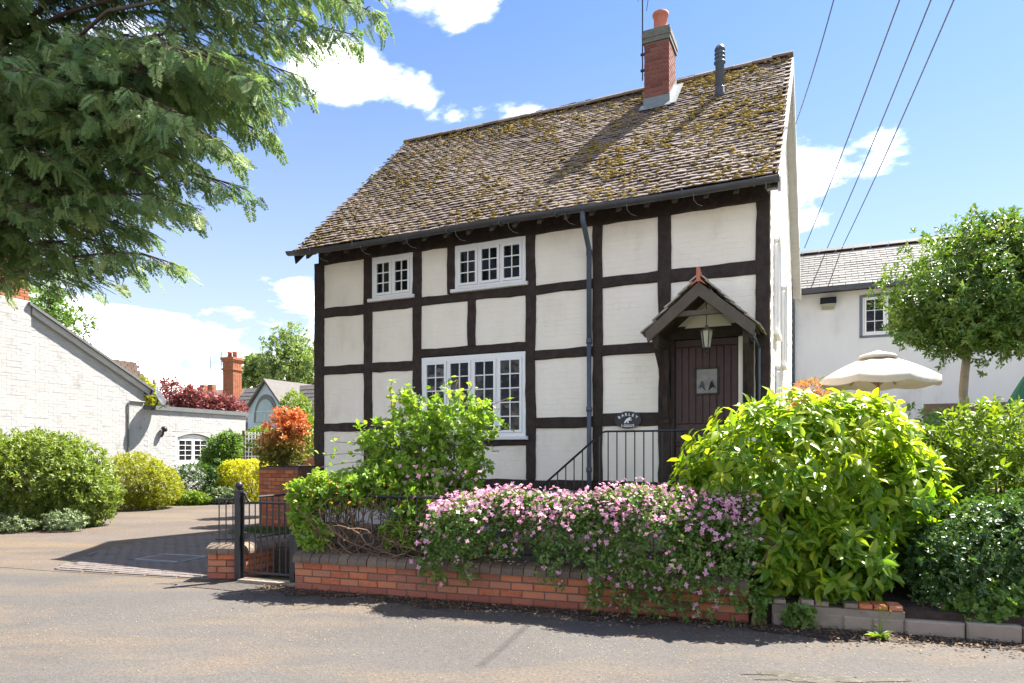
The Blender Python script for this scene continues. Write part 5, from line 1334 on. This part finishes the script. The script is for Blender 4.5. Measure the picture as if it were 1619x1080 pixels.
def vines():
    # honeysuckle on the railing at the left and tall rambling rose behind it
    A0 = Vector((-2.36,7.40,0))
    t, ob, dt = bush('honeysuckle', 'sprawling honeysuckle with tangled bare brown stems by the gate', 'shrub',
        [(-1.95,7.55,1.02,.55,.32,.22),(-1.5,7.5,1.06,.45,.32,.22),(-2.25,7.50,.82,.2,.18,.32),(-1.05,7.45,.95,.4,.3,.3)], 520, 7, .07, .62, 'vine', LEAF8, seed=51, ground=.3, ns=0, shell=.35, up=.3, lump=.3)if False else (None,None,None)
    base = Vector((-1.7,7.5,.3)); t = thing('honeysuckle', 'sprawling honeysuckle with tangled bare brown stems by the gate', 'shrub', base)
    foliage(t, [(-1.95,7.50,1.06,.55,.32,.24),(-1.45,7.42,1.10,.45,.32,.26),(-1.35,7.55,1.28,.5,.3,.24),(-2.28,7.42,.85,.17,.18,.30),(-1.0,7.3,.85,.35,.3,.40),(-1.15,7.15,.62,.25,.14,.2),(-2.1,7.32,.62,.2,.1,.18)], 1500, 7, .062, .62, M['vine'], LEAF8, 51, shell=.3, up=.3, lump=.3, droop=.1)
    rg = random.Random(8); mb = MB()
    for i in range(60):
        q = Vector((rg.uniform(-1.95,-1.1),7.46+rg.uniform(-.16,.16)-.33*0,.36)); q.y = 7.40-.332*(q.x+2.36)+.13+rg.uniform(-.12,.16); v = Vector((rg.gauss(0,.05),rg.gauss(0,.02),.06)); pts = []
        for k in range(12):
            pts.append(q-base); v = v*.55+Vector((rg.gauss(0,.045),rg.gauss(-.003,.025),rg.gauss(.025,.03))); q = q+v
            if q.z > 1.0: v.z -= .03
        mb.tube(pts, [.0085]*7+[.006]*3+[.004]*2, 5)
    mb.build('stem', M['stem'], t, True)['kind'] = 'stuff'
    g = np.random.default_rng(3); n = 60; Pn = np.stack([g.uniform(-2.2,-.9,n),g.normal(7.2,.12,n),g.uniform(.85,1.25,n)],1); V, Fc, k = scatter(LEAF4, Pn, g.normal(size=(n,3))+[0,0,.6], g.normal(size=(n,3)), g.uniform(.025,.05,n), .6)
    linked('flower', np_mesh('flower', V-np.array(base), Fc, M['orange_fl'], np.repeat(g.random(n),k)), t)['kind'] = 'stuff'
    # tall leafy shrub
    base = Vector((-.95,7.75,.3)); t = thing('rambling_rose', 'tall lime-green leafy shrub rising in front of the lower window', 'shrub', base)
    ells = [(-1.05,7.75,1.55,.55,.38,.42),(-.75,7.7,1.85,.42,.32,.36),(-1.15,7.8,2.0,.22,.2,.22),(-.45,7.65,1.45,.26,.28,.5),(-1.45,7.72,1.62,.34,.3,.20),(-.85,7.6,1.05,.5,.3,.35),(-.30,7.7,1.85,.16,.14,.18)]
    foliage(t, ells, 1000, 6, .066, .72, M['vine'], LEAF8, 53, shell=.25, lump=.4, lsc=5, up=.45, jitter=.7)
    foliage(t, ells[1:], 130, 5, .06, .6, M['silver'], LEAF8, 57, shell=.7, lump=.4, up=.2, name='glint_foliage')  # silvery leaves that paint bright glints into the outer foliage
    # long whippy shoots
    g = random.Random(12); mb = MB(); Q = []; A = []
    for (x,z,dx) in ((-1.22,2.28,-.14),(-1.1,2.22,-.06),(-.62,2.3,.02),(-.16,2.08,.12),(-.2,1.75,.16),(-1.75,1.60,-.22),(-1.85,1.45,-.25),(-2.0,1.30,-.2),(-.5,2.22,.06),(-.9,2.2,-.02)):
        b = Vector((-.9+.3*g.gauss(0,1),7.75,1.3)); e = Vector((x+dx,7.65+g.uniform(-.15,.1),z)); pts = []
        for k in range(8):
            f = k/7; q = b.lerp(e,f)+Vector((g.gauss(0,.01),0,.08*math.sin(f*3.14))); pts.append(q-base)
            if f > .35:
                for _ in range(3): Q.append(q+Vector((g.gauss(0,.02),g.gauss(0,.02),g.gauss(0,.02)))); A.append((g.gauss(0,1),g.gauss(0,1),g.gauss(.3,.5)))
        mb.tube(pts, [.008]*4+[.004]*4, 5)
    for i in range(12):
        b = Vector((-.95+g.uniform(-.25,.35),7.7,.3)); e = Vector((-.9+g.uniform(-.45,.5),7.7+g.uniform(-.2,.2),1.3+g.uniform(0,.6))); pts = []
        for k in range(8): pts.append(b.lerp(e,k/7)+Vector((g.gauss(0,.03),g.gauss(0,.03),0))-base)
        mb.tube(pts, [.013-.0012*k for k in range(8)], 5)
    mb.build('stem', M['stem'], t, True)['kind'] = 'stuff'
    Q = np.array([tuple(q) for q in Q]); A = np.array(A); n = len(Q); r = np.random.default_rng(6); V, Fc, k = scatter(LEAF8, Q, A, r.normal(size=(n,3))*.6+[0,0,1], r.uniform(.045,.08,n), .75)
    linked('leafy_shoot', np_mesh('leafy_shoot', V-np.array(base), Fc, M['vine'], np.repeat(r.random(n),k)), t)['kind'] = 'stuff'
    n = 90; Pn = np.stack([r.uniform(-1.2,-.3,n),r.normal(7.28,.12,n),r.uniform(.6,1.35,n)],1); V, Fc, k = scatter(FLOWER, Pn, r.normal(size=(n,3)), unit(r.normal(size=(n,3))*.5+[0,-1,.4]), r.uniform(.022,.034,n), 1.0)
    linked('flower', np_mesh('flower', V-np.array(base), Fc, M['pink'], np.repeat(r.random(n),k)), t)['kind'] = 'stuff'
vines()

# ================================================================ TREES
def limb(mb, a, b, r0, r1, g, n=6, wob_=.08):
    a = Vector(a); b = Vector(b); pts = []; L = (b-a).length
    for i in range(n+1):
        f = i/n; q = a.lerp(b,f)
        if 0 < i < n: q += Vector((g.gauss(0,1),g.gauss(0,1),g.gauss(0,1)))*wob_*L*.3
        pts.append(q)
    mb.tube(pts, [r0+(r1-r0)*i/n for i in range(n+1)], 7); return pts
def tree(name, label, base, trunk_top, ells, n, per, leaf, wr, mat, seed, bark='bark', r0=.12, shell=.3, lump=.3, lsc=2.0, group=None, T=LEAF4, nl=9, **kw):
    t = thing(name, label, 'tree', base, 0, group); g = random.Random(seed); o = Vector(base); mb = MB()
    limb(mb, (0,0,-.05), Vector(trunk_top)-o, r0, r0*.7, g, 7, .05); tm = mb.build('trunk', M[bark], t, True)
    mb = MB()
    for i in range(nl):
        e = ells[i % len(ells)]; c = Vector(e[:3])+Vector((g.uniform(-.7,.7)*e[3],g.uniform(-.7,.7)*e[4],g.uniform(-.3,.6)*e[5]))
        limb(mb, Vector(trunk_top)-o, c-o, r0*.5, r0*.1, g, 5, .12)
    mb.build('limb', M[bark], t, True)
    foliage(t, ells, n, per, leaf, wr, M[mat], T, seed, name='crown', shell=shell, lump=lump, lsc=lsc, **kw)
    return t
# standard (lollipop) tree at the right
tb = P(1532,640,9.6); 
tree('standard_tree', 'round-headed evergreen tree on a bare pale trunk at right', (tb.x,tb.y,.95), (tb.x-.03,tb.y,2.85),
     [(tb.x+.12,9.6,3.72,1.16,1.1,.92),(tb.x+.7,9.7,3.9,1.0,1.0,.95),(tb.x-.38,9.6,3.45,.70,.8,.58),(tb.x+.2,9.3,3.2,1.0,.7,.42),(tb.x+.6,9.8,4.3,.75,.75,.6)], 4300, 8, .085, .42, 'crown', 71, 'pale_bark', .075, shell=.4, lump=.42, lsc=4.0, T=LEAF8, droop=.05)
# distant trees
for (px,py,Y,rx,rz,lab,seed,mat) in ((455,570,58,2.4,2.6,'airy pale green tree beyond the distant gothic gable',81,'fargreen'),(402,590,60,1.9,1.6,'smaller loose tree left of the airy pale green tree',82,'fargreen'),
                                    (75,505,30,1.5,1.7,'dark leafy tree behind the white gable under the conifer',83,'green'),(495,590,62,2.5,2.2,'pale tree half hidden by the left corner of the cottage',84,'fargreen')):
    c = P(px,py,Y); z = c.z
    tree('background_tree', lab, (c.x,c.y,-.02), (c.x,c.y,z-rz*.4), [(c.x,c.y,z,rx,rx,rz),(c.x-rx*.6,c.y,z-rz*.35,rx*.6,rx*.6,rz*.55),(c.x+rx*.65,c.y,z-rz*.2,rx*.6,rx*.6,rz*.6),(c.x+rx*.1,c.y,z+rz*.5,rx*.6,rx*.6,rz*.6)], 900, 6, .16*Y/30, .55, mat, seed, 'bark', .22, shell=.25, lump=.5, lsc=1.2, group='background trees', jitter=.9)
# overhanging conifer at the left
def conifer():
    g = random.Random(17); rg = np.random.default_rng(17)
    base = Vector((-9.6,11.2,0)); t = thing('overhanging_conifer', 'huge overhanging conifer with drooping feathery branches at upper left', 'tree', base)
    mb = MB(); mb.tube([Vector((0,0,-.05)),Vector((.05,0,3)),Vector((0,.1,8)),Vector((.1,0,15))], [.55,.46,.34,.12], 10); mb.build('trunk', M['bark'], t, True)
    # spray template: a flat fern-like fan, u along, v across
    def spray(seed):
        r = random.Random(seed); v = []; f = []
        def dia(x, y, dx, dy, w, h0=0, h1=0):
            L = math.hypot(dx,dy); nx, ny = -dy/L*w, dx/L*w; b = len(v)
            v.extend([(x,y,h0),(x+dx*.45+nx,y+dy*.45+ny,(h0+h1)/2+.01),(x+dx,y+dy,h1),(x+dx*.45-nx,y+dy*.45-ny,(h0+h1)/2+.01)]); f.extend([(b,b+1,b+2),(b,b+2,b+3)])
        hh = lambda x: -.28*x*x
        dia(0,0,1,0,.03,0,hh(1))
        for k in range(9):
            x = .08+k*.10
            for s in (-1,1):
                x2 = x + (.05 if s > 0 else 0); ln = (.42*(1-x2*.72)+.04)*r.uniform(.75,1.15); an = s*R(48+r.uniform(-9,9)); dx, dy = math.cos(an)*ln, math.sin(an)*ln
                h0 = hh(x2); h1 = hh(x2+dx*.8)-.07*ln; dia(x2,0,dx,dy,.034,h0,h1)
                for q in (.38,.66):
                    for s2 in (-1,1):
                        a2 = an+s2*R(42); l2 = ln*.36*(1.15-q*.5)*r.uniform(.8,1.2); dia(x2+dx*q,dy*q,math.cos(a2)*l2,math.sin(a2)*l2,.03,h0+(h1-h0)*q,h0+(h1-h0)*q-.05*l2)
        return np.array(v,float), np.array(f)
    Ts = [spray(i) for i in range(3)]
    xs = [-400,-60,0,60,130,200,300,335,440,475,520]; ys = [760,650,592,560,498,468,408,330,300,150,60]
    edge = lambda py: np.interp(py, xs, ys)
    tips = [(600,28,8.6),(560,60,9.4),(502,125,8.8),(470,165,10),(445,215,9.6),(410,300,9.0),(402,250,10.4),(332,332,8.4),(312,425,9.4),(262,375,10),(210,395,10.4),(150,425,10.8),(105,400,9.6),(60,405,10.4),(95,350,8.8),(20,375,10),(250,330,11),(350,270,11),(150,330,9),(200,300,10.5),(410,190,11),(300,250,8.2)]
    tips = [(a-(32 if b > 90 else 4), b-6, c) for a, b, c in tips]
    while len(tips) < 168:
        py = g.uniform(-330,230) if len(tips) < 155 else g.uniform(230,340); px = g.uniform(-260, float(edge(py))-(50 if py > 80 else 25))
        tips.append((px,py,g.uniform(7.3,13.0)))
    bm = MB(); SP = [[] for _ in Ts]; 
    for (px,py,Y) in tips:
        tip = P(px,py,Y); tr = Vector((base.x,base.y,min(14,max(2.4, tip.z+g.uniform(-.6,.9)))))
        dirv = (tip-tr); L = dirv.length; pts = []
        for i in range(9):
            f = i/8; q = tr.lerp(tip,f); q.z += .10*L*math.sin(f*math.pi*.9)*.9; q += Vector((g.gauss(0,.03),g.gauss(0,.03),g.gauss(0,.02)))*L*.2; pts.append(q)
        pts[-1] = tip
        bm.tube([p-base for p in pts], [.038*(1-f/8.6)+.005 for f in range(9)], 6)
        reach = min(L, 3.6)
        nsub = int(reach/.155)
        for k in range(nsub):
            f = 1-(k*.155)/L; 
            if f < .12: break
            i = min(7,int(f*8)); p = pts[i].lerp(pts[i+1], f*8-i); dv = (pts[i+1]-pts[i]).normalized()
            for s in (-1,1):
                lat = dv.cross(Vector((0,0,1))).normalized()*s
                sl = (.25+.75*(1-f)*L*.32); sl = min(sl,.95)*g.uniform(.55,1.1)
                sdv = (dv*.75+lat*.8+Vector((0,0,g.uniform(-.35,.05)))).normalized(); e = p+sdv*sl; e.z -= .22*sl*sl
                bm.tube([p-base,(p.lerp(e,.5)+Vector((0,0,.04*sl)))-base,e-base], [.012,.008,.004], 4, False)
                m = max(2,int(sl/.145))
                for q in range(m):
                    fq = (q+1)/m; pp = p.lerp(e,fq)
                    ax = (sdv*.55 + dv*.2 + Vector((g.gauss(0,.42),g.gauss(0,.42),g.uniform(-1.0,.05))))
                    SP[g.randrange(3)].append((pp, ax, Vector((g.gauss(0,.55),g.gauss(0,.55)-.25,.8)), g.uniform(.17,.34)))
        for q in range(3): SP[g.randrange(3)].append((tip, dirv.normalized()+Vector((g.gauss(0,.4),g.gauss(0,.4),g.uniform(-.5,0))), Vector((g.gauss(0,.3),g.gauss(0,.3),1)), g.uniform(.2,.32)))
    bm.build('branch', M['bark'], t, True)
    nn = 0
    for T, sp in zip(Ts, SP):
        Pn = np.array([tuple(s[0]) for s in sp]); A = np.array([tuple(s[1]) for s in sp]); N2 = np.array([tuple(s[2]) for s in sp]); L = np.array([s[3] for s in sp]); nn += len(sp)
        V, Fc, k = scatter(T, Pn, A, N2, L, 1.0); tone = np.clip(rg.normal(.5,.26,len(sp)),0,.999)
        linked('foliage', np_mesh('foliage', V-np.array(base), Fc, M['conifer'], np.repeat(tone,k)), t)['kind'] = 'stuff'
    print('sprays', nn)
conifer()

# ================================================================ LEFT SHRUBS AND FAR PLANTING
bush('evergreen_bush', 'big rounded olive-green bush in front of the white gable wall', 'bush', [(-9.3,13.6,.92,1.12,1.0,.98),(-10.1,13.9,.92,1.0,.9,.95),(-8.5,13.55,.62,.62,.65,.62)], 6500, 8, .085, .42, 'olive', seed=91, shell=.5, lump=.2, lsc=4)
bush('golden_bush', 'domed golden-green clipped bush right of the big olive bush', 'bush', [(-9.75,17.6,.72,.85,.9,.78),(-9.25,17.7,.58,.62,.8,.60)], 3600, 7, .06, .45, 'gold', seed=92, shell=.6, lump=.07)
bush('variegated_groundcover', 'low pale variegated plants under the big olive bush', 'plant', [(-9.2,12.5,.16,.5,.3,.2),(-8.35,12.75,.2,.45,.3,.24),(-9.8,12.4,.2,.4,.3,.25)], 900, 6, .05, .5, 'silver', seed=93, shell=.4, ns=4, sr=.008)
bush('dark_gap_shrub', 'dark low shrub between the golden bush and the white wing window', 'bush', [(-9.1,19.6,.55,.8,.5,.62),(-8.6,19.9,.6,.5,.4,.6)], 700, 6, .09, .5, 'darkshrub', seed=94, shell=.5)
bush('feathery_shrub', 'feathery green shrub with several bare stems before the white wing', 'shrub', [(-8.75,20.6,1.45,.55,.5,.55),(-8.5,20.6,1.75,.35,.35,.35),(-9.0,20.6,1.15,.4,.4,.4)], 1100, 7, .11, .38, 'green', seed=95, shell=.4, ns=9, sr=.03)
bush('yellow_hedge', 'low bright yellow clipped hedge at the end of the drive', 'hedge', [(-7.55,19.9,.62,.7,.5,.66),(-8.1,19.95,.62,.6,.5,.66),(-7.1,19.9,.6,.5,.5,.62)], 2200, 7, .06, .5, 'yellow', seed=96, shell=.8, lump=.05)
bush('silver_mound', 'low silvery mound of leaves at the drive edge before the yellow hedge', 'plant', [(-8.2,19.3,.22,.5,.35,.25)], 500, 6, .07, .5, 'silver', seed=97, shell=.5, ns=3, sr=.01)
bush('edging_plants', 'low green plants at the drive edge left of the silvery mound', 'plant', [(-9.0,18.9,.18,.65,.3,.22)], 500, 6, .07, .5, 'hedge', seed=98, shell=.5, ns=3, sr=.01)
bush('purple_maple', 'purple-leaved maple showing above the flat-roofed white wing', 'tree', [(-13.0,25.6,3.3,1.5,1.0,.85),(-11.6,25.6,3.15,1.3,.9,.75),(-10.7,25.5,2.95,.8,.7,.6)], 1700, 7, .15, .45, 'purple', seed=99, shell=.4, lump=.25, ns=8, sr=.05)
bush('yellow_shrub', 'yellow-leaved shrub poking above the low end of the white verge', 'bush', [(-12.0,22.2,3.25,.42,.4,.72),(-11.7,22.2,2.9,.4,.4,.5)], 500, 7, .12, .45, 'gold', seed=100, shell=.4, ns=5, sr=.03)
bush('hedge_plant', 'soft green shrub above the white trellis', 'shrub', [(-8.9,24.0,1.65,.75,.6,.72)], 700, 7, .11, .45, 'hedge', seed=101, shell=.5, sr=.03)
bush('lime_shrub', 'lime-green feathery shrub above the red photinia beside the cottage', 'shrub', [(-5.05,16.0,2.35,.40,.45,.55),(-5.0,16.0,1.9,.42,.5,.6)], 1000, 7, .08, .4, 'hedge', seed=102, shell=.4, sr=.03)
def planter():
    t = thing('brick_planter', 'tall brick planter below the red photinia beside the cottage corner', 'planter', (-5.05,13.6,0), -TH)
    m = MB(); m.box(.01,1.0,.01,1.2,-.02,1.18); m.build('mortar', M['wall_mortar'], t)
    brick_run(t, 0, 0, 0, 1.01, 15); brick_run(t, 0, 1.2, R(-90), 1.2, 15)
    m = MB(); m.box(.1,.95,.1,1.1,1.181,1.2); m.build('planter_soil', M['soil'], t)
planter()
bush('photinia', 'photinia with red and orange young leaves in the tall brick planter', 'shrub', [(-4.68,14.1,1.75,.48,.45,.62),(-4.9,14.0,1.5,.4,.35,.4),(-4.5,14.1,2.1,.3,.3,.3)], 750, 7, .085, .42, 'photinia', LEAF8, seed=103, shell=.35, ground=1.18, lump=.3, sr=.02, tone_fn=lambda Q, t: np.clip(t*.5+.75*(Q[:,2]-1.45)/.9, 0, .999))
bush('orange_seedling', 'small orange-leaved shrub against the right gable of the cottage', 'shrub', [(5.35,12.2,2.45,.3,.4,.4),(5.1,12.0,2.3,.25,.3,.4)], 220, 6, .08, .42, 'photinia', seed=104, shell=.3, ground=.95, sr=.02)
def trellis():
    c = P(387,722,23.5); t = thing('garden_trellis', 'white square-lattice trellis panel beside the end of the white wing', 'trellis', (c.x,c.y,.8), R(0))
    for i in range(6): m = MB(); m.box(i*.11,i*.11+.035,0,.015,0,1.35); m.build('lattice_bar', M['white_paint'], t)
    for i in range(9): m = MB(); m.box(0,.59,-.016,-.001,.05+i*.15,.085+i*.15); m.build('lattice_bar', M['white_paint'], t)
    m = MB(); m.box(.6,.68,-.03,.05,-.8,1.4); m.box(-.08,-.001,-.03,.05,-.8,1.4); m.build('post', M['stem'], t)
trellis()
g_ = np.random.default_rng(2); n = 60; Pn = np.stack([g_.normal(-9.95,.25,n),g_.normal(12.95,.1,n),g_.uniform(.75,1.35,n)],1)
t = thing('red_azalea', 'few red azalea blooms at the left edge among the olive bush', 'plant', (-10.0,13.0,0))
V, Fc, k = scatter(FLOWER, Pn, g_.normal(size=(n,3)), unit(g_.normal(size=(n,3))*.5+[.2,-1,.3]), g_.uniform(.03,.05,n), 1.0)
linked('flower', np_mesh('flower', V-np.array([-10.0,13.0,0]), Fc, M['red_fl'], np.repeat(g_.random(n),k)), t)['kind'] = 'stuff'
stems(t, (-10.0,13.0,0), [Vector((-9.9+.1*i,12.95,.9)) for i in range(-3,4)], .012, M['stem'], seed=4)
# grass tufts along edges behind the gate
k = 2600; q = np.stack([g_.uniform(-5.1,-3.3,k), g_.normal(12.6,.25,k), np.zeros(k)],1)
V, Fc, kk = scatter(LEAF4, q, g_.normal(size=(k,3))*.4+[0,0,1], g_.normal(size=(k,3)), g_.uniform(.04,.1,k), .12)
linked('grass', np_mesh('grass', V, Fc, M['grass'], np.repeat(g_.random(k),kk)))['kind'] = 'stuff'
